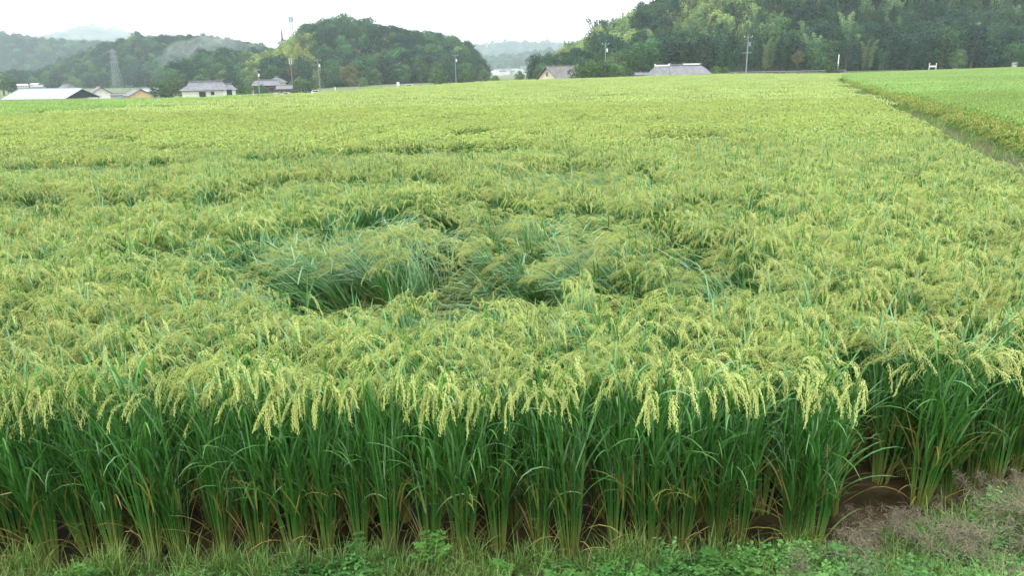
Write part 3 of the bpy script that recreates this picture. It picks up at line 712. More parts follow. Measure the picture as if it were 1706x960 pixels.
def scatter_bank():
    P, Rr, Sc, Ix = [], [], [], []; PW, RW, SW, IW = [], [], [], []
    n_ = 40000
    xs = rr.uniform(-6, 12, n_); ys = rr.uniform(1.6, 16, n_)
    ins = inside(xs, ys, MAIN); d = edge_dist(xs, ys, MAIN); sr = (xs - RF0[0]) * LEVN[0] + (ys - RF0[1]) * LEVN[1]
    keep = (~ins) & (sr < -.05) & ((ys < 5) | (sr > -2.2)) & (xs < .95 * ys + 2.5) & (xs > -.95 * ys - 2.5)
    xs, ys, d = xs[keep], ys[keep], d[keep]; zs = near_z(xs, ys)
    for x, y, z, dd in zip(xs, ys, zs, d):
        if dd < (.13 if x < 1.2 else .05) and random.random() < .8: continue
        r_ = random.random(); right = x > 1.5
        if not right: k = random.choice([3, 4, 5, 3, 4, 5, 0, 1, 2, 8, 9]) if vnoise(x, y, .5, 50) > .2 else random.choice([0, 1, 2])
        else: k = random.choice([0, 1, 2, 3, 4, 5, 0, 1, 2]) if r_ < .90 else random.choice([6, 7, 8])
        s = random.uniform(.6, 1.05) * (.6 if dd < .15 else 1)
        P.append((x, y, z - .012)); Rr.append((random.gauss(0, .1), random.gauss(0, .1), random.uniform(0, 6.28))); Sc.append((s, s, s * random.uniform(.8, 1.1))); Ix.append(k)
    for _ in range(260):      # thin pale grass standing at the water's edge among the stems
        x = random.uniform(-3.2, 1.7); P.append((x, 3.17 + random.uniform(-.10, .08), 0)); s = random.uniform(.4, .85)
        Rr.append((0, 0, random.uniform(0, 6.28))); Sc.append((s, s, s)); Ix.append(random.choice([6, 7]))
    # wispy brown seed heads on the right of the bank and along the levee
    for _ in range(9000):
        if random.random() < .03: x = random.uniform(1.2, 4.6); y = random.uniform(2.7, 5.2)
        else:
            y = 5.6 + 73 * random.random() ** 1.6; q = onl(MF0, y) + LEVN * random.uniform(.1, 1.75); x, y = q
        if inside(x, y, MAIN) and edge_dist(x, y, MAIN) > .12: continue
        if x < 2 and vnoise(x, y, .4, 61) < .45: continue
        if y > 14: z = .20
        else: z = float(near_z(np.array([x]), np.array([y]))[0])
        s = random.uniform(.6, 1.15) * (1 if y < 6 else 1.35)
        PW.append((x, y, max(z, 0))); RW.append((random.gauss(0, .1), random.gauss(0, .1), random.uniform(0, 6.28))); SW.append((s, s, s * random.uniform(.75, 1.05) * (1 if y > 5 else .7))); IW.append(random.choice([0, 1, 2]))
    for _ in range(5200):     # levee grass
        y = 9 + 71 * random.random() ** 1.6; q = onl(MF0, y) + LEVN * random.uniform(0, 1.85); s = random.uniform(1.3, 2.4)
        P.append((q[0], q[1], .19)); Rr.append((0, 0, random.uniform(0, 6.28))); Sc.append((s, s, s)); Ix.append(random.choice([0, 1, 2, 6]))
    o = make_scatter('bank_grass', P, Rr, Sc, Ix, WP); tag(o, 'low green clover and grass covering the bank and levee', 'grass', kind='stuff')
    o = make_scatter('wispy_grass', PW, RW, SW, IW, WISP); tag(o, 'wispy brown seed-head grass on the right bank and along the levee', 'grass', kind='stuff')
scatter_bank()
# single weeds that stand out at the lower edge
def weed(x, y, g, label, s=1.0):
    z = float(near_z(np.array([x]), np.array([y]))[0])
    o = link('weed_plant', g.mesh('weed', [M_WEED]), None, (x, y, max(z, 0) - .01)); o.scale = (s * .75,) * 3; tag(o, label, 'weed')
weed(*atz(28, 925, .12)[:2], clover(34, .17, .07, .032, GR2), 'leafy broad-leaved weed at the bottom left beside the water', 1.0)
weed(*atz(140, 950, .06)[:2], clover(16, .12, .04, .032, GR2), 'small broad-leaved weed rising from the muddy water near the left edge')
weed(*atz(720, 935, .10)[:2], fern(14, .22, GR2), 'feathery fern-like weed at the bottom middle edge', 1.0)
weed(*atz(600, 925, .08)[:2], fern(9, .24, GR2), 'thin feathery weed left of the denser feathery clump')
weed(*atz(1110, 915, .12)[:2], clover(20, .18, .05, .032, [(.13, .30, .10)]), 'pale broad-leaved weed in front of the stems on the right part of the bank')
weed(*atz(1655, 870, .15)[:2], clover(40, .2, .12, .028, GR2), 'bright green leafy weed among the brown wispy grass at the right edge')

# ------------------------------------------------------------------ trees
def leafquads(g, P, Nn, size, C, mat=0, asp=1.0):
    n = len(P); Nn = Nn / (np.linalg.norm(Nn, axis=1, keepdims=True) + 1e-9)
    ref = rng.normal(0, 1, (n, 3)); a = np.cross(Nn, ref); a /= (np.linalg.norm(a, axis=1, keepdims=True) + 1e-9); b = np.cross(Nn, a)
    s = (size * rng.uniform(.55, 1.25, n))[:, None]
    V = np.stack([P + a * s * .5, P + b * s * .5 * asp + a * s * .1, P - a * s * .5, P - b * s * .45 * asp], 1).reshape(-1, 3)
    g.add(V, np.arange(4 * n).reshape(-1, 4), np.repeat(C, 4, 0), mat)
def broadleaf(H=9., Rr=4.2, lobes=16, nq=2400, size=.42, base=(.045, .112, .042), low=.2):
    gt, gc = G(), G()
    tube(gt, [(0, 0, -1), (.1, .05, H * .2), (-.05, .1, H * .45), (.1, 0, H * .75)], [Rr * .075, Rr * .06, Rr * .045, .05], (1, 1, 1), 6)
    per = nq // lobes
    for k in range(lobes):
        u = k / (lobes - 1); zc = H * (low + (.93 - low) * u); rr_ = Rr * math.sqrt(max(.08, 1 - ((u - .42) / .62) ** 2)) * .68
        az = k * 2.4 + rng.uniform(-.4, .4); c = np.array([rr_ * cos(az), rr_ * sin(az), zc]); 
        if k == lobes - 1: c[:2] *= .1
        tube(gt, [(0, 0, H * .3 + .3 * zc * .5), c * .6 + np.array([0, 0, zc * .25]), c], [.09, .06, .02], (1, 1, 1), 4)
        lr = Rr * rng.uniform(.34, .5); col = np.array(base) * rng.uniform(.75, 1.35)
        d = rng.normal(0, 1, (per, 3)); d[:, 2] = d[:, 2] * .9 + .25; d /= np.linalg.norm(d, axis=1, keepdims=True)
        P = c + d * lr * rng.uniform(.62, 1.08, (per, 1)) * np.array([1, 1, .82])
        P += rng.normal(0, .05 * lr, P.shape)
        leafquads(gc, P, d + rng.normal(0, .55, d.shape), size, np.outer(rng.uniform(.75, 1.3, per), col))
    return gt, gc
def conifer(H=13., Rr=2.4, nq=1900, size=.42, base=(.03, .065, .03)):
    gt, gc = G(), G(); tube(gt, [(0, 0, -1), (0, 0, H * .5), (0, 0, H * .98)], [.22, .14, .02], (1, 1, 1), 6)
    u = rng.random(nq) ** .75; z = H * (.15 + .85 * (1 - u)); tier = np.abs(((z * 1.1) % 1) - .5) * 2
    r = Rr * u * (.55 + .5 * tier) * rng.uniform(.5, 1.05, nq) + .08; az = rng.uniform(0, 2 * pi, nq)
    az = az + .3 * np.sin(az * 5 + z); P = np.c_[r * np.cos(az), r * np.sin(az), z - .12 * r]
    leafquads(gc, P, np.c_[np.cos(az), np.sin(az), np.full(nq, .9)] + rng.normal(0, .35, (nq, 3)), size, np.outer(rng.uniform(.7, 1.35, nq), base), asp=.6)
    return gt, gc
def bamboo(H=10., plumes=6, nq=2200, size=.36, base=(.085, .14, .045), R0_=1.5):
    gt, gc = G(), G(); per = nq // plumes
    for k in range(plumes):
        az = rng.uniform(0, 2 * pi); r = R0_ * math.sqrt(rng.random()); h = H * rng.uniform(.78, 1.05); lean = rng.uniform(.05, .3); la = rng.uniform(0, 2 * pi)
        P = [np.array([r * cos(az), r * sin(az), -1.])]; 
        for j in range(9):
            t = j / 8; P.append(P[-1] + unit(dirv(lean * t + 1.5 * max(0, t - .62) ** 1.1, la)) * (h + 1) / 9)
        P = np.array(P); tube(gt, P, np.linspace(.07, .02, 10), (1, 1, 1), 4)
        t = 1 - rng.random(per) ** 1.25 * .72; q = np.stack([np.interp(t, np.linspace(0, 1, 10), P[:, c]) for c in range(3)], 1)
        sp = (.25 + .95 * np.sin(np.clip((t - .25) / .75, 0, 1) * pi) ** .7)[:, None]
        off = rng.normal(0, .42, (per, 3)) * sp * np.array([1, 1, .8]); off[:, 2] -= .15
        col = np.array(base) * rng.uniform(.75, 1.3)
        leafquads(gc, q + off, off + rng.normal(0, .3, off.shape) + np.array([0, 0, .35]), size, np.outer(rng.uniform(.75, 1.3, per), col), asp=.7)
    return gt, gc
def tmeshes(gg, m2=M_TREE):
    a = gg[0].mesh('trunk', [M_BARK]); b = gg[1].mesh('crown', [m2]); j = G(); j.merge(gg[0])
    k = G(); k.merge(gg[1]); k.m = [1] * len(k.m); j.merge(k); return a, b, j.mesh('tree', [M_BARK, m2])
T = {}
T['broad'] = [tmeshes(broadleaf(9, 4.2, 17, 2500)) for k in range(4)]
T['round'] = [tmeshes(broadleaf(7, 3.6, 13, 2200, .38, (.085, .14, .05), .12)) for k in range(2)]
T['conifer'] = [tmeshes(conifer()) for k in range(2)]
T['bamboo'] = [tmeshes(bamboo(base=(.034, .088, .042))) for k in range(3)]
T['palebamboo'] = [tmeshes(bamboo(base=(.13, .21, .09))) for k in range(2)]
T['yellow'] = [tmeshes(bamboo(8, 8, 2200, .4, (.25, .29, .07), 2.2)) for k in range(2)]
T['brownbamboo'] = [tmeshes(bamboo(base=(.14, .15, .07))) for k in range(2)]
T['rust'] = [tmeshes(broadleaf(7, 3.2, 12, 1900, .4, (.10, .10, .045))) for k in range(1)]
T['bush'] = [tmeshes(broadleaf(2.6, 1.9, 9, 1300, .24, (.06, .12, .035), .1)) for k in range(3)]
T['dark'] = [tmeshes(broadleaf(10, 4, 17, 2500, .42, (.015, .048, .030))) for k in range(2)]
T['olive'] = [tmeshes(broadleaf(8, 3.8, 15, 2300, .42, (.21, .28, .10))) for k in range(2)]
TALL = []; TID = {}
for k_, l_ in T.items():
    for q_, t_ in enumerate(l_): TID[(k_, q_)] = len(TALL); TALL.append(t_[2])
NAME = {'broad': ('broadleaf_tree', 'tree'), 'round': ('broadleaf_tree', 'tree'), 'conifer': ('conifer_tree', 'conifer'), 'bamboo': ('bamboo_clump', 'bamboo'), 'palebamboo': ('bamboo_clump', 'bamboo'),
        'yellow': ('bamboo_clump', 'bamboo'), 'brownbamboo': ('bamboo_clump', 'bamboo'), 'rust': ('broadleaf_tree', 'tree'), 'bush': ('bush', 'bush'), 'dark': ('broadleaf_tree', 'tree'), 'olive': ('broadleaf_tree', 'tree')}
WORD = {'broad': 'mid-green broad tree', 'round': 'light green round tree', 'conifer': 'dark pointed conifer', 'bamboo': 'green feathery bamboo', 'palebamboo': 'pale green feathery bamboo',
        'yellow': 'yellow-green bamboo', 'brownbamboo': 'brownish thin-topped bamboo', 'rust': 'rust-brown tree', 'bush': 'green bush', 'dark': 'dark blue-green tree', 'olive': 'olive green leafy tree'}
def tree(kind, x, y, z, s=1., label=None, group=None, sz=1.):
    q = random.randrange(len(T[kind])); nm, cat = NAME[kind]; a, b, _ = T[kind][q]
    e = empty(nm, (x, y, z), random.uniform(0, 6.28)); e.scale = (s, s, s * sz)
    link('trunk', a, e); link('crown', b, e); tag(e, label, cat, group); return e
def pk(px, py, mode):
    """which kind grows where, going by the patches of colour on the slopes"""
    r = random.random()
    if mode == 'right':
        if px < 1060: return random.choice(['olive', 'palebamboo', 'olive']) if (py < 82 and r < .75) else random.choice(['round', 'broad', 'dark', 'bamboo'])
        if px < 1110: return random.choice(['dark', 'broad', 'bamboo', 'dark']) if r < .85 else 'palebamboo'
        if px < 1290 and py < 60: return 'brownbamboo' if r < .22 else random.choice(['bamboo', 'olive', 'palebamboo'])
        if py < 28: return 'brownbamboo' if r < .18 else random.choice(['bamboo', 'palebamboo', 'conifer', 'dark'])
        return random.choice(['bamboo', 'bamboo', 'palebamboo', 'dark', 'bamboo', 'broad', 'dark'])
    if mode == 'mid':
        if 425 < px < 520 and 55 < py < 105: return 'yellow' if r < .75 else 'olive'
        if 395 < px < 440 and py > 100: return 'yellow' if r < .35 else 'round'
        if px > 790 or py > 110: return random.choice(['broad', 'round', 'dark'])
        return random.choice(['broad', 'dark', 'broad', 'round', 'broad', 'dark', 'olive', 'broad', 'round', 'dark'] if random.random() < .4 else ['broad', 'dark', 'round', 'broad'])
    return random.choice(['broad', 'dark', 'broad', 'round', 'dark'])
def topx(x, y, z):
    v = np.array([x, y, z - CAMZ]); dz = v @ F; return 853 + FPX * (v @ RT) / dz, 480 - FPX * (v @ UP) / dz
MARKS = {'right': [(1000, 'behind the cream gabled house'), (1085, 'left of the farmhouse'), (1190, 'behind the farmhouse'), (1310, 'behind the tall power pole'), (1470, 'behind the white pole'), (1600, 'behind the white board'), (9999, 'at the right border')],
         'mid': [(430, 'at the left end of the domed hill'), (520, 'behind the old dark farmhouse'), (600, 'behind the transformer pole'), (700, 'on the middle of the domed hill'), (770, 'near the second transformer pole'), (9999, 'at the right end of the domed hill')]}
def forest(mode, b0, b1, d0, d1, f, sp, s0, s1, nsingle, place, front=None):
    P = []; y = d0
    while y < d1:
        step = sp * (.8 + .35 * random.random()); x = b0 * y
        while x < b1 * y:
            P.append((x + random.uniform(-.35, .35) * sp, y + random.uniform(-.35, .35) * sp)); x += sp
        y += step * .9
    P = np.array(P); Z = f(P[:, 0], P[:, 1]); items = []
    for (x, y), z in zip(P, Z):
        if mode == 'right' and z < far_level(x, y) - .3 and y > 235: continue
        if z < far_level(x, y) - 1.4: continue
        px, py = topx(x, y, z + 7); s = random.uniform(s0, s1)
        if mode == 'right' and px < 990: s *= .72
        if mode == 'mid' and px > 780: s *= .8
        items.append((px, py, x, y, z, s, pk(px, py, mode)))
    # the trees that show largest: lowest depth in view first
    vis = [i for i in range(len(items)) if -20 < items[i][0] < 1730 and items[i][1] > -60]
    # depth buffer over columns: a tree counts as seen when its top rises above those before it
    vis.sort(key=lambda i: items[i][3]); best = {}; seen = []
    for i in vis:
        c = int(items[i][0] // 9); t = items[i][1]
        if t < best.get(c, 999) - 2.0: seen.append(i); best[c] = min(t, best.get(c, 999)); 
    seen = seen[:nsingle]; ss = set(seen)
    marks = MARKS.get(mode)
    for i in seen:
        px, py, x, y, z, s, k = items[i]
        w_ = [t for lim, t in marks if px < lim][0]; hgt = 'low down' if py > (75 if mode == 'right' else 95) else 'half way up' if py > (30 if mode == 'right' else 60) else 'high up'
        tree(k, x, y, z, s, '%s %s %s' % (WORD[k], hgt, w_), '%s on %s' % (WORD[k], place), random.uniform(.9, 1.15))
    P_, R_, S_, I_ = [], [], [], []
    for i, (px, py, x, y, z, s, k) in enumerate(items):
        if i in ss: continue
        P_.append((x, y, z)); R_.append((0, 0, random.uniform(0, 6.28))); S_.append((s, s, s * random.uniform(.9, 1.15))); I_.append(TID[(k, random.randrange(len(T[k])))])
    o = make_scatter('woodland', P_, R_, S_, I_, TALL); tag(o, 'dense wood covering %s' % place, 'woodland', kind='stuff')
    print('forest', mode, len(items), len(seen))
forest('right', B(900), .86, 212, 330, hill_right, 4.4, .75, 1.15, 165, 'the big right hill')
forest('mid', B(325), B(822), 330, 470, hill_mid, 6.0, .85, 1.2, 105, 'the domed hill behind the tiled houses')
forest('far', B(60), B(520), 525, 720, hill_left, 7.5, .95, 1.35, 0, 'the hazy hill on the left')
forest('far', -.95, B(560), 940, 1200, ridge_left, 10.5, 1.3, 1.8, 0, 'the bluish ridge at the left edge')
forest('far', B(700), B(1010), 1410, 1640, ridge_valley, 14, 1.6, 2.2, 0, 'the low blue ridge behind the distant town')
forest('far', -.75, B(440), 1520, 1830, peak_left, 17, 1.8, 2.6, 0, 'the mountain veiled by low cloud')
forest('far', B(700), B(1010), 2330, 2640, ridge_far, 22, 2.2, 3.2, 0, 'the farthest pale ridge in the valley gap')

def single_tree(kind, px, pyb, Y, s, label, sz=1.): 
    p = at(px, pyb, Y); return tree(kind, p[0], p[1], p[2], s, label, None, sz)
# marked trees
single_tree('dark', 1122, 62, 262, .85, 'tall dark tree rising above the bamboo on the right hill crest', 1.45)
single_tree('conifer', 471, 72, 380, .55, 'small pointed conifer below the phone mast on the hill crest')
single_tree('rust', 583, 146, 318, 1.25, 'rust-tinged tree at the foot of the domed hill')
single_tree('round', 606, 149, 305, .62, 'bright green round tree right of the rust-tinged tree at the hill foot')
single_tree('rust', 488, 130, 322, .7, 'brownish small tree above the old tiled house')
single_tree('rust', 1328, 108, 207, .5, 'reddish-brown shrub low in the dark wood behind the right field')
single_tree('round', 1340 + 255, 112, 206, .62, 'light green round tree low against the dark wood on the far right')
single_tree('conifer', 541, 150, 318, .95, 'dark narrow conifer right of the power pole')
for px, pyb, Y, s, lab in [(895, 134, 205, .9, 'dark round bush left of the cream gabled house'), (826, 136, 200, .55, 'dark low bush in front of the distant town'), (866, 134, 210, .85, 'dark ball-shaped bush standing before the distant town'),
                        (732, 142, 250, 1.8, 'yellow-green bush at the foot of the domed hill right end'), (776, 139, 250, 1.4, 'small green bush under the right end of the domed hill'),
                        (268, 164, 230, 1.7, 'round green bush right of the tan shed'), (288, 163, 240, 1.9, 'green bush between the tan shed and the white tiled house'), (402, 160, 235, 1.2, 'dark garden bush right of the white tiled house'),
                        (414, 159, 240, 1.0, 'dark garden bush before the old tiled house'), (437, 157, 245, 1.0, 'round garden bush below the old tiled house'), (500, 156, 260, 1.8, 'green bush right of the old tiled house'), (515, 155, 262, 1.5, 'dark green bush beside the white car'),
                        (1387, 127, 160, .9, 'dark bush at the foot of the white pole'), (962, 136, 180, 1.3, 'green bush at the right end of the cream gabled house'), (984, 135, 181, 1.6, 'bushy green shrub right of the cream gabled house'),
                        (1003, 134, 182, 1.5, 'green shrub at the foot of the power pole by the cream house'), (1024, 133, 183, 1.25, 'low green shrub between the power pole and the farmhouse'), (1046, 132, 184, .8, 'smallest low shrub left of the farmhouse'),
                        (1192, 128, 178, .8, 'low dark shrub right of the farmhouse'), (1208, 127, 178, .7, 'low green shrub on the field edge right of the farmhouse'), (5, 150, 330, 2.6, 'dark bush beyond the left end of the barn'), (20, 152, 300, 1.6, 'green bush behind the barn roof')]:
    single_tree('bush', px, pyb, Y, s, lab)

# ------------------------------------------------------------------ buildings
class MB:
    def __init__(s): s.g = G()
    def box(s, x0, x1, y0, y1, z0, z1):
        V = [(x, y, z) for z in (z0, z1) for x, y in ((x0, y0), (x1, y0), (x1, y1), (x0, y1))]
        s.g.add(V, [[3, 2, 1, 0], [4, 5, 6, 7], [0, 1, 5, 4], [1, 2, 6, 5], [2, 3, 7, 6], [3, 0, 4, 7]], (1, 1, 1)); return s
    def hull(s, A, Bq):      # two matching rings
        n = len(A); Fc = [list(range(n))[::-1], list(range(n, 2 * n))] + [[i, (i + 1) % n, (i + 1) % n + n, i + n] for i in range(n)]
        s.g.add(list(A) + list(Bq), Fc, (1, 1, 1)); return s
    def bar(s, a, b, r, k=6): tube(s.g, [a, b], [r, r], (1, 1, 1), k); return s
    def build(s, name, m, parent=None):
        return link(name, s.g.mesh(name, [m]), parent)
WALLW = mat('white_plaster', (.72, .70, .64), .85, noise=(.7, (.60, .57, .50), .45, .65)); WALLC = mat('cream_wall', (.62, .55, .40), .85, noise=(.8, (.52, .45, .33), .45, .65))
WALLT = mat('tan_wall', (.60, .42, .22), .85, noise=(.8, (.5, .36, .2), .45, .65)); WOODD = mat('dark_wood', (.07, .05, .035), .8, noise=(2, (.12, .09, .06), .4, .6)); GREYW = mat('grey_block', (.30, .31, .33), .85)
TILE = mat('grey_roof_tile', (.115, .12, .135), .6, noise=(1.2, (.18, .18, .19), .4, .65), bump=(5, .4, .05)); TILEB = mat('brown_roof_tile', (.11, .10, .10), .6, noise=(1.2, (.17, .15, .15), .4, .65), bump=(5, .4, .05))
TILED = mat('dark_roof', (.13, .13, .145), .6, noise=(1, (.18, .17, .18), .4, .65)); METAL = mat('pale_metal_roof', (.31, .38, .42), .5, noise=(.5, (.35, .42, .46), .4, .7)); WHITE = mat('white_paint', (.66, .66, .66), .5)
GLASS = mat('window_glass', (.03, .035, .04), .1); CONC = mat('concrete_pole', (.20, .20, .20), .8); STEEL = mat('galvanised_steel', (.22, .25, .27), .5, metal=.3); DARK = mat('dark_void', (.02, .022, .025), .8)
CARW = mat('car_white', (.78, .79, .8), .25); CARS = mat('car_silver', (.42, .44, .46), .3); TYRE = mat('tyre', (.02, .02, .02), .8); TOWN = mat('pale_wall', (.42, .42, .42), .8, rnd=.5, hue=.03); TOWNR = mat('mixed_roof', (.36, .34, .34), .7, rnd=.35, hue=.03)
PLAST = mat('greenhouse_film', (.72, .78, .78), .35, trans=.3, tcol=(1, 1, 1))
def house(name, px, Y, ridge_py, L, Wd, wh, rh, yaw, wall, roof, over=.5, hip=0., label='', wins=(), wmat=None, cat='house', band=None, gable=None, ridgecap=None, openg=False):
    c = at(px, ridge_py, Y); z0 = c[2] - wh - rh
    e = empty(name, (c[0], c[1], z0), yaw); hl, hw = L / 2, Wd / 2
    if not openg:
        m = MB().box(-hl, hl, -hw, hw, -1.5, wh)
    else:
        m = MB().box(-hl, hl, -hw, hw, -1.5, wh * .55)
        for xx in (-hl + .15, 0, hl - .15):
            for yy in (-hw + .15, hw - .15): m.box(xx - .1, xx + .1, yy - .1, yy + .1, wh * .55, wh)
    m.build('wall', wall, e)
    if not hip:
        gm = MB()
        for sx in (-1, 1): gm.hull([(sx * (hl - .02), -hw, wh), (sx * (hl - .02), hw, wh), (sx * (hl - .02), 0, wh + rh - .12)], [(sx * (hl - .22), -hw, wh), (sx * (hl - .22), hw, wh), (sx * (hl - .22), 0, wh + rh - .12)])
        gm.build('gable', gable or wall, e)
    r = MB(); k = rh / hw; ov = over; t = .16
    if not hip:
        for sy in (-1, 1):
            r.hull([(-hl - ov, sy * (hw + ov), wh - k * ov), (hl + ov, sy * (hw + ov), wh - k * ov), (hl + ov, 0, wh + rh), (-hl - ov, 0, wh + rh)],
                   [(-hl - ov, sy * (hw + ov), wh - k * ov + t), (hl + ov, sy * (hw + ov), wh - k * ov + t), (hl + ov, 0, wh + rh + t), (-hl - ov, 0, wh + rh + t)])
        rl = hl + ov
    else:
        a = hl + ov; b = hw + ov; zl = wh - .15; rl = hl - hip * hw * .6
        lo = [(-a, -b, zl), (a, -b, zl), (a, b, zl), (-a, b, zl)]; f_ = .55
        md_ = [(-a + (b * f_) * hip, -b * (1 - f_), wh + rh * f_), (a - (b * f_) * hip, -b * (1 - f_), wh + rh * f_), (a - (b * f_) * hip, b * (1 - f_), wh + rh * f_), (-a + (b * f_) * hip, b * (1 - f_), wh + rh * f_)]
        V = lo + md_ + [(-rl, 0, wh + rh), (rl, 0, wh + rh)]
        r.g.add(V, [[0, 1, 5, 4], [1, 2, 6, 5], [2, 3, 7, 6], [3, 0, 4, 7], [4, 5, 9, 8], [6, 7, 8, 9], [5, 6, 9], [7, 4, 8], [3, 2, 1, 0]], (1, 1, 1))
    ro = r.build('roof', roof, e)
    rc = MB().box(-rl - .05, rl + .05, -.16, .16, wh + rh + .02, wh + rh + .34)
    if hip:
        for sx in (-1, 1): rc.box(sx * rl - .12, sx * rl + .12, -.2, .2, wh + rh, wh + rh + .55)
    rc.build('ridge', ridgecap or roof, ro)
    for (side, u, zc, ww, hh) in wins:
        wf = MB(); wp = MB()
        if side == 'f': wf.box(u - ww / 2 - .08, u + ww / 2 + .08, -hw - .05, -hw + .02, zc - hh / 2 - .08, zc + hh / 2 + .08); wp.box(u - ww / 2, u + ww / 2, -hw - .07, -hw - .052, zc - hh / 2, zc + hh / 2)
        else:
            sx = 1 if side == 'r' else -1; x0, x1 = sorted((sx * (hl - .02), sx * (hl + .05))); wf.box(x0, x1, u - ww / 2 - .08, u + ww / 2 + .08, zc - hh / 2 - .08, zc + hh / 2 + .08)
            x0, x1 = sorted((sx * (hl + .052), sx * (hl + .07))); wp.box(x0, x1, u - ww / 2, u + ww / 2, zc - hh / 2, zc + hh / 2)
        wo = wf.build('window', wmat or STEEL, e); wp.build('pane', GLASS, wo)
    if band: MB().box(-hl - .03, hl + .03, -hw - .03, hw + .03, -1.5, band).build('plinth', GREYW, e)
    tag(e, label, cat); return e
house('barn', 84, 200, 149.0, 18.5, 11.5, 2.2, 2.1, R(-13), GREYW, METAL, .35, 0, 'long low barn with pale blue metal roof at the left edge of the fields', cat='barn', gable=DARK, openg=True)
house('tiled_house', 111, 228, 139.3, 5.5, 7.5, 3.0, 2.6, R(-8), WOODD, TILEB, .7, .8, 'brown tiled house half hidden behind the pale barn')
house('gabled_house', 165, 214, 145.3, 6.5, 7.2, 2.6, 2.3, R(-55), WALLW, TILEB, .5, 0, 'white gabled house with brown tiles right of the pale barn', wins=(('r', -1.2, 1.2, .9, .8), ('r', 1.4, 1.2, .9, .8)), band=.5)
house('block_shed', 200, 206, 157.0, 4.0, 3.0, 1.9, .25, R(12), GREYW, TILED, .15, 0, 'small grey block shed between the white gabled house and the tan shed', cat='shed')
house('gabled_shed', 229, 204, 148.8, 5.5, 5.6, 2.0, 1.5, R(-50), WALLT, TILE, .35, 0, 'tan gabled shed with grey roof left of the green bushes', cat='shed')
house('white_shed', 246, 235, 149.3, 6, 2.2, 1.2, .5, R(20), GREYW, METAL, .2, 0, 'low pale-roofed shed behind the tan shed', cat='shed')
house('tiled_house', 343, 190, 136.2, 11.2, 6.5, 2.4, 1.75, R(21), WALLW, TILE, .7, .9, 'wide white-walled house with grey hipped tile roof beyond the green rice',
      wins=(('f', -1.1, 1.3, 1.4, 1.2), ('f', 1.2, 1.5, .7, .7), ('f', 4.4, 1.2, 1.0, 1.5)), band=.55)
house('house_wing', 381, 184, 140.5, 2.6, 3.0, 2.1, 1.0, R(21), WALLW, TILE, .5, .7, 'small tiled entrance wing at the right end of the white-walled house', wins=(('f', -.1, 1.2, 1.1, 1.5),))
house('old_tiled_house', 443, 262, 133.6, 8.5, 5.5, 2.6, 1.5, R(18), WOODD, TILE, .8, .5, 'old dark wooden farmhouse with grey tile roof below the domed hill', wins=(('f', -2, 1.2, 1.6, 1.3), ('f', 1.5, 1.2, 1.6, 1.3)))
house('tiled_house', 461, 266, 128.6, 4.2, 4.5, 4.4, 1.5, R(-55), WALLW, TILE, .7, .6, 'taller small tiled house rising behind the old dark farmhouse')
house('lean_shed', 474, 256, 142.5, 4.6, 3.4, 1.8, .9, R(10), WOODD, TILED, .4, 0, 'low dark shed right of the old farmhouse', cat='shed')
house('cream_house', 936, 190, 110.8, 9.2, 6.6, 2.2, 2.5, R(38), WALLC, TILEB, .7, 0, 'cream gabled house with brown-grey roof near the middle of the far field edge', wins=(('l', .2, 3.0, .45, .9), ('l', 1.3, 1.1, 1.6, 1.1)))
house('farmhouse', 1142, 172, 108.6, 8.0, 6.2, 1.7, 1.75, R(8), WALLC, TILE, .7, .25, 'grey-tiled farmhouse at the far field edge before the bamboo wood', wins=(('f', -2, .9, 1.3, .9), ('f', .6, .9, 1.3, .9)), gable=WOODD)
house('farm_annex', 1103, 171, 110.2, 4.4, 5.2, 1.6, 1.7, R(8), WOODD, TILE, .5, .4, 'lower annex with white ridge cap at the left side of the grey farmhouse', ridgecap=WHITE, cat='annex')
house('field_shed', 1072, 180, 122.0, 4.0, 2.5, 1.0, .35, R(5), GREYW, TILED, .2, 0, 'very low grey roof left of the farmhouse annex', cat='shed')
MB().box(-1.9, 1.9, -.22, .22, 0, .3).build('ridge_cap', WHITE, None).location = (0, 0, 0)
rcap = bpy.data.objects['ridge_cap']; fh = [o for o in bpy.data.objects if o.name.startswith('farmhouse')][0]; fr_ = [o for o in fh.children if o.name.startswith('roof')][0]
rcap.parent = fr_; rcap.location = (1.3, 0, 1.7 + 1.75 + .1)

# distant town and village: each building its own object
def smallhouse(L, Wd, wh, rh, flat=False):
    g = G(); m = MB(); m.box(-L / 2, L / 2, -Wd / 2, Wd / 2, -4, wh); g.merge(m.g); r = MB()
    if flat: r.box(-L / 2 - .1, L / 2 + .1, -Wd / 2 - .1, Wd / 2 + .1, wh + .003, wh + .4)
    else:
        for sy in (-1, 1): r.hull([(-L / 2 - .4, sy * (Wd / 2 + .5), wh - .3), (L / 2 + .4, sy * (Wd / 2 + .5), wh - .3), (L / 2 + .4, 0, wh + rh), (-L / 2 - .4, 0, wh + rh)], [(-L / 2 - .4, sy * (Wd / 2 + .5), wh - .1), (L / 2 + .4, sy * (Wd / 2 + .5), wh - .1), (L / 2 + .4, 0, wh + rh + .2), (-L / 2 - .4, 0, wh + rh + .2)])
    r.g.m = [1] * len(r.g.m); g.merge(r.g)
    wn = MB()
    for u in np.arange(-L / 2 + 1.5, L / 2 - 1, 2.6):
        for z in np.arange(1.4, wh - .8, 2.8): wn.box(u - .5, u + .5, -Wd / 2 - .06, -Wd / 2 - .01, z - .55, z + .55)
    wn.g.m = [2] * len(wn.g.m); g.merge(wn.g)
    return g.mesh('town_building', [TOWN, TOWNR, GLASS])
TH = [smallhouse(10, 8, 5.5, 2.2), smallhouse(12, 8, 3.2, 2.2), smallhouse(14, 10, 9, 0, True), smallhouse(9, 7, 5.5, 1.8), smallhouse(18, 10, 6, 1.2), smallhouse(9, 9, 13, 0, True)]
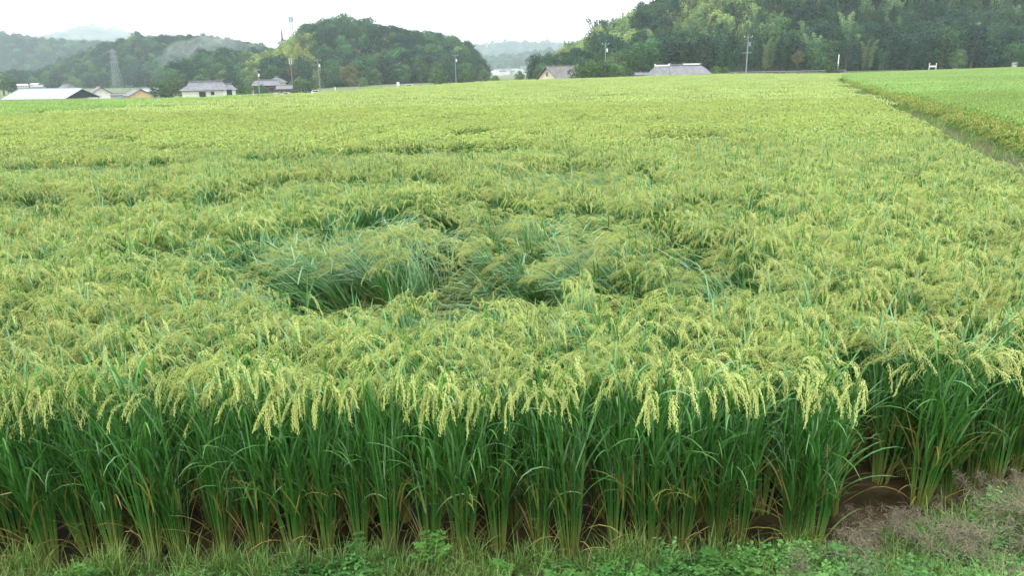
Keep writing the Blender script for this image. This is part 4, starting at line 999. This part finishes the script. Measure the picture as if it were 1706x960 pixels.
for k in range(78):
    px = random.uniform(800, 905); Y = random.uniform(760, 1180); t = (Y - 760) / 420; p = at(px, yh(px), Y)
    z = float(town_rise(np.array([p[0]]), np.array([Y]))[0]) + .1
    o = link('town_building', random.choice(TH), None, (p[0], Y, z)); o.rotation_euler = (0, 0, random.uniform(-.6, .6)); o.scale = (.75, .75, .75)
    tag(o, 'small pale building of the distant town in the valley gap', 'building', 'buildings of the distant town')
for k in range(26):
    px = random.choice([random.uniform(0, 18), random.uniform(24, 60), random.uniform(60, 84)]); Y = random.uniform(500, 640); t = (Y - 500) / 140; p = at(px, yh(px), Y)
    o = link('village_house', random.choice([TH[0], TH[1], TH[3]]), None, (p[0], Y, float(village_rise(np.array([p[0]]), np.array([Y]))[0]) + .1)); o.rotation_euler = (0, 0, random.uniform(-.6, .9)); o.scale = (.55, .55, .42)
    tag(o, 'small hazy house of the village above the barn roof', 'house', 'houses of the far left village')

# low plastic tunnels and parked cars by the tiled houses
def car_parts(m):
    e = empty('parked_car', (0, 0, 0)); b = MB()
    prof = [(-1.7, .3), (1.7, .3), (1.72, .8), (1.55, .92), (.75, 1.0), (.35, 1.45), (-1.25, 1.5), (-1.62, 1.05), (-1.72, .8)]
    b.hull([(x, -.72, z) for x, z in prof], [(x, .72, z) for x, z in prof]); b.build('body', m, e)
    wn = MB(); pr = [(.62, 1.03), (.28, 1.40), (-1.15, 1.43), (-1.42, 1.07)]
    wn.hull([(x, -.735, z) for x, z in pr], [(x, -.725, z) for x, z in pr]); wn.hull([(x, .725, z) for x, z in pr], [(x, .735, z) for x, z in pr]); wn.build('window', GLASS, e)
    for x in (-1.1, 1.1):
        for y in (-.68, .68):
            q = MB(); q.bar((0, -.09, 0), (0, .09, 0), .3, 12); wo = q.build('wheel', TYRE, e); wo.location = (x, y, .3)
            h = MB(); h.bar((0, -.1, 0), (0, .1, 0), .16, 8); h.build('rim', CARS, wo)
    return e
car1 = car_parts(CARW); car2 = car_parts(CARS)
def car(src, px, pytop, Y, rz, label, first=[0, 0]):
    k = 0 if src is car1 else 1; e = src if not first[k] else copy_tree(src); first[k] = 1
    p = at(px, pytop, Y); e.location = (p[0], p[1], p[2] - 1.5); e.rotation_euler = (0, 0, rz); tag(e, label, 'car'); return e
car(car1, 528, 150.0, 225, R(15), 'white car at the foot of the power pole right of the old farmhouse')
car(car2, 538, 150.5, 229, R(10), 'silver car just behind the white car by the power pole')
car(car1, 508, 147.0, 262, R(70), 'small white van-like car among bushes right of the old farmhouse')
car(car1, 464, 154.0, 235, R(12), 'white car left of the others below the low dark shed')
car(car1, 479, 153.5, 238, R(8), 'white car parked below the bushes right of the old farmhouse')
car(car1, 684, 140.3, 220, R(5), 'lone white car on the field edge below the domed hill')
car(car2, 1598, 112, 214, R(5), 'silver car roof barely above the right field edge')
def tunnel(px0, px1, py, Y, label):
    a = at(px0, py, Y); b = at(px1, py, Y + 5); L = math.hypot(b[0] - a[0], b[1] - a[1]); yaw = math.atan2(b[1] - a[1], b[0] - a[0]); g = G(); k = 9
    t = np.linspace(0, pi, k); ring = np.c_[np.zeros(k), 1.6 * np.cos(t), 1.5 * np.sin(t) - .2]
    xs = np.linspace(0, L, 12); V = []
    for i_, x in enumerate(xs): V += [(x, q[1], q[2] * (1 if i_ % 2 else .985)) for q in ring]
    i = (np.arange(11)[:, None] * k + np.arange(k - 1)[None]).ravel(); g.add(V, np.stack([i, i + 1, i + k + 1, i + k], 1), (1, 1, 1))
    g.add([tuple(V[j]) for j in range(k)], [list(range(k))], (1, 1, 1)); g.add([tuple(V[-k + j]) for j in range(k)], [list(range(k))[::-1]], (1, 1, 1))
    o = link('greenhouse_tunnel', g.mesh('tunnel', [PLAST]), None, (a[0], a[1], a[2] - 1.3)); o.rotation_euler = (0, 0, yaw); tag(o, label, 'greenhouse')
tunnel(389, 414, 158.2, 215, 'low white plastic tunnel right of the white-walled house'); tunnel(413, 436, 157.2, 214, 'low white plastic tunnel ending at the left utility pole'); tunnel(438, 460, 156.0, 218, 'low white plastic tunnel right of the left utility pole')

# ------------------------------------------------------------------ poles, masts, pylon
def pole(px, pyt, pyb, Y, label, kind='plain'):
    t = at(px, pyt, Y); b = at(px, pyb, Y); h = t[2] - b[2] + 1.5
    e = empty('utility_pole', (t[0], Y, b[2] - 1.5)); g = MB(); tube(g.g, [(0, 0, 0), (0, 0, h)], [.17, .10], (1, 1, 1), 8); g.build('pole', CONC if kind != 'white' else WHITE, e)
    if kind == 'white': tag(e, label, 'pole'); return e
    a = MB().box(-.9, .9, -.05, .05, h - .45, h - .35)
    a.build('crossarm', STEEL, e)
    if kind == 'big': MB().box(-1.0, 1.0, -.05, .05, h * .63, h * .63 + .12).build('crossarm', STEEL, e)
    for x in (-.8, 0, .8): MB().bar((x, 0, h - .35), (x, 0, h - .12), .05, 6).build('insulator', WHITE, e)
    if kind in ('trans', 'big'): MB().bar((.38, 0, h - 2.2), (.38, 0, h - 1.4), .2, 10).build('transformer', WHITE if kind == 'trans' else STEEL, e)
    tag(e, label, 'utility pole'); return e
pole(428, 114, 160, 225, 'utility pole with crossarm in front of the old dark farmhouse', 'trans')
pole(529, 98, 152, 225, 'utility pole with transformer behind the white car', 'trans')
pole(758, 90, 140, 240, 'utility pole before the right part of the domed hill', 'trans')
pole(1009, 70, 132, 185, 'utility pole among shrubs right of the cream gabled house', 'trans')
pole(1247, 58, 126, 165, 'tall power pole with two crossarms before the dark bamboo wood', 'big')
pole(1398, 90, 124, 160, 'plain white pole at the far corner of the neighbouring rice field', 'white')
pole(558, 144, 156, 190, 'short white post on the field edge right of the white car', 'white')
pole(215, 141, 160, 215, 'thin pole between the grey shed and the tan shed', 'plain')
e = pole(663, 137, 147, 200, 'short pole with white round-topped marker on the field edge', 'white')
MB().box(-.35, .35, -.05, .05, 2.1, 3.1).build('marker_board', WHITE, e)
def lattice(name, px, pyt, pyb, Y, w0, w1, label, cat, arms=True):
    t = at(px, pyt, Y); b = at(px, pyb, Y); h = t[2] - b[2]; e = empty(name, (t[0], Y, b[2])); g = MB(); nn = 9
    for sx in (-1, 1):
        for sy in (-1, 1): g.bar((sx * w0, sy * w0, 0), (sx * w1, sy * w1, h), .09, 4)
    for k in range(nn):
        a, c = k / nn, (k + 1) / nn; wa = w0 + (w1 - w0) * a; wc = w0 + (w1 - w0) * c
        for sy in (-1, 1):
            g.bar((-wa, sy * wa, h * a), (wc, sy * wc, h * c), .05, 3); g.bar((wa, sy * wa, h * a), (-wc, sy * wc, h * c), .05, 3)
            g.bar((sy * wa, -wa, h * a), (sy * wc, wc, h * c), .05, 3); g.bar((-wc, sy * wc, h * c), (wc, sy * wc, h * c), .05, 3)
    g.build('lattice_frame', STEEL, e)
    if arms:
        for f_ in (.72, .84, .96): MB().bar((-2.6, 0, h * f_), (2.6, 0, h * f_), .12, 4).build('crossarm', STEEL, e)
    tag(e, label, cat); return e, h
lattice('power_pylon', 187, 82, 158, 420, 2.2, .6, 'hazy lattice power pylon before the left hill', 'pylon')
e, h_ = lattice('phone_mast', 484, 27, 62, 400, .7, .5, 'phone mast rising above the domed hill crest', 'mast', False)
for k in range(6):
    a = k * pi / 3; q = MB().box(-.14, .14, -.08, .08, 0, 2.2).build('antenna', STEEL, e); q.location = (1.1 * cos(a), 1.1 * sin(a), h_ - 2.4)
MB().bar((0, 0, h_), (0, 0, h_ + 1.6), .06, 6).build('rod', STEEL, e)
q = MB()
for z in (-.5, -2.4): q.box(-1.2, 1.2, -.06, .06, h_ + z, h_ + z + .1); q.box(-.06, .06, -1.2, 1.2, h_ + z + .003, h_ + z + .103)
q.build('platform', STEEL, e)
p = at(484, 106, 318); e = empty('twin_post', (p[0], p[1], p[2] - 8)); MB().bar((0, 0, 0), (0, 0, 8), .12, 6).build('pole', CONC, e)
for x in (-.42, .42): MB().bar((x, 0, 7.9), (x, 0, 10.4), .13, 8).build('antenna', WHITE, e)
MB().box(-.5, .5, -.05, .05, 7.8, 7.9).build('crossarm', STEEL, e)
tag(e, 'pair of white upright antennas on a post before the domed hill', 'antenna')
# road and guard rail along the foot of the right wood
pts = [(1060, 123.5, 205), (1200, 120.6, 200), (1300, 118.4, 198), (1400, 116.6, 198), (1500, 114.6, 204)]
g = G(); V = []
for px, py, Y in pts: q = at(px, py, Y); V += [(q[0], q[1] - 3, .72), (q[0], q[1] + 3, .72)]
g.add(V, [[2 * k, 2 * k + 2, 2 * k + 3, 2 * k + 1] for k in range(4)], (1, 1, 1)); o = link('road', g.mesh('hill_road', [M_ROAD])); o['kind'] = 'structure'
g = MB(); rl = [at(px, py, Y) for px, py, Y in pts[:4]]; 
for a, b in zip(rl[:-1], rl[1:]):
    g.hull([(a[0], a[1] - 3.2, 1.0), (a[0], a[1] - 3.2, 1.18), (a[0], a[1] - 3.1, 1.18), (a[0], a[1] - 3.1, 1.0)], [(b[0], b[1] - 3.2, 1.0), (b[0], b[1] - 3.2, 1.18), (b[0], b[1] - 3.1, 1.18), (b[0], b[1] - 3.1, 1.0)])
e = empty('guard_rail', (0, 0, 0)); g.build('rail', CONC, e); g = MB()
for k in range(26):
    t = k / 25 * 3; i0 = min(2, int(t)); q = rl[i0] + (rl[i0 + 1] - rl[i0]) * (t - i0); g.box(q[0] - .06, q[0] + .06, q[1] - 3.08, q[1] - 2.96, .3, 1.2)
g.build('posts', CONC, e); tag(e, 'pale guard rail along the road at the foot of the dark wood', 'guard rail')
# small white frame at the edge of the right field
p = at(1553, 117, 205); e = empty('notice_board', (p[0], p[1], .4)); 
for x in (-.9, .9): MB().box(x - .09, x + .09, -.06, .06, 0, 2.0).build('post', WHITE, e)
MB().box(-.81, .81, -.05, .05, .95, 1.35).build('board', WHITE, e); tag(e, 'small white board between two posts at the far edge of the right field', 'sign board')
p = at(1689, 113, 210); e = empty('white_box', (p[0], p[1], .3)); MB().box(-.55, .55, -.4, .4, 0, 1.6).build('cabinet', WHITE, e); MB().hull([(-.6, -.45, 1.6), (.6, -.45, 1.6), (.6, .45, 1.6), (-.6, .45, 1.6)], [(-.3, -.45, 1.85), (.6, -.45, 1.85), (.6, .45, 1.85), (-.3, .45, 1.85)]).build('lid', WHITE, e)
tag(e, 'small white box at the field edge near the right border', 'box')

# ------------------------------------------------------------------ air
def volume(name, col, dens, aniso=0.0):
    m = bpy.data.materials.new(name); m.use_nodes = True; nt = m.node_tree; nt.nodes.clear()
    o = N(nt, 'ShaderNodeOutputMaterial'); v = N(nt, 'ShaderNodeVolumePrincipled'); v.inputs['Color'].default_value = (*col, 1); v.inputs['Density'].default_value = dens; v.inputs['Anisotropy'].default_value = aniso
    nt.links.new(v.outputs[0], o.inputs['Volume']); return m
g = MB().box(-3600, 3600, -60, 2950, -13, 175); o = g.build('haze', volume('haze_air', (.80, .93, 1.0), .00025)); o['kind'] = 'stuff'; tag(o, 'pale damp haze filling the valley', 'haze')
HAZE = o
# low cloud over the far left mountain, misty wisps on the nearer hill
g = G()
def blob(c, r):
    nu, nv = 12, 8; V = []
    for a in range(nv + 1):
        for b in range(nu):
            th = pi * a / nv; ph = 2 * pi * b / nu; k = 1 + .16 * sin(3 * ph + c[0]) * sin(2 * th)
            V.append((c[0] + r[0] * k * sin(th) * cos(ph), c[1] + r[1] * k * sin(th) * sin(ph), c[2] + r[2] * k * cos(th)))
    g.add(V, [[a * nu + b, (a + 1) * nu + b, (a + 1) * nu + (b + 1) % nu, a * nu + (b + 1) % nu] for a in range(nv) for b in range(nu)], (1, 1, 1))
for k in range(70):
    px = random.uniform(30, 330); py = random.gauss(46, 8); k_ = random.uniform(.6, 1.3)
    blob(at(px, py, random.uniform(1420, 1500)), (75 * k_, 45, 17 * k_))
o = link('mist_cloud', g.mesh('mist_cloud', [volume('low_cloud_air', (.95, .98, 1.0), .0085)], True)); tag(o, 'low white cloud lying over the far left mountain', 'mist_cloud', kind='stuff')
g = G()
for k in range(16):
    px = random.uniform(300, 400); k_ = random.uniform(.5, 1.2)
    blob(at(px, 112 - .33 * (px - 300) - random.uniform(0, 26), random.uniform(480, 506)), (17 * k_, 9, 6.5 * k_))
o = link('mist_cloud', g.mesh('mist_cloud', [volume('mist_thin', (.95, .98, 1.0), .008)], True)); tag(o, 'thin misty wisps drifting over the hazy left hill beside the domed hill', 'mist_cloud', kind='stuff')
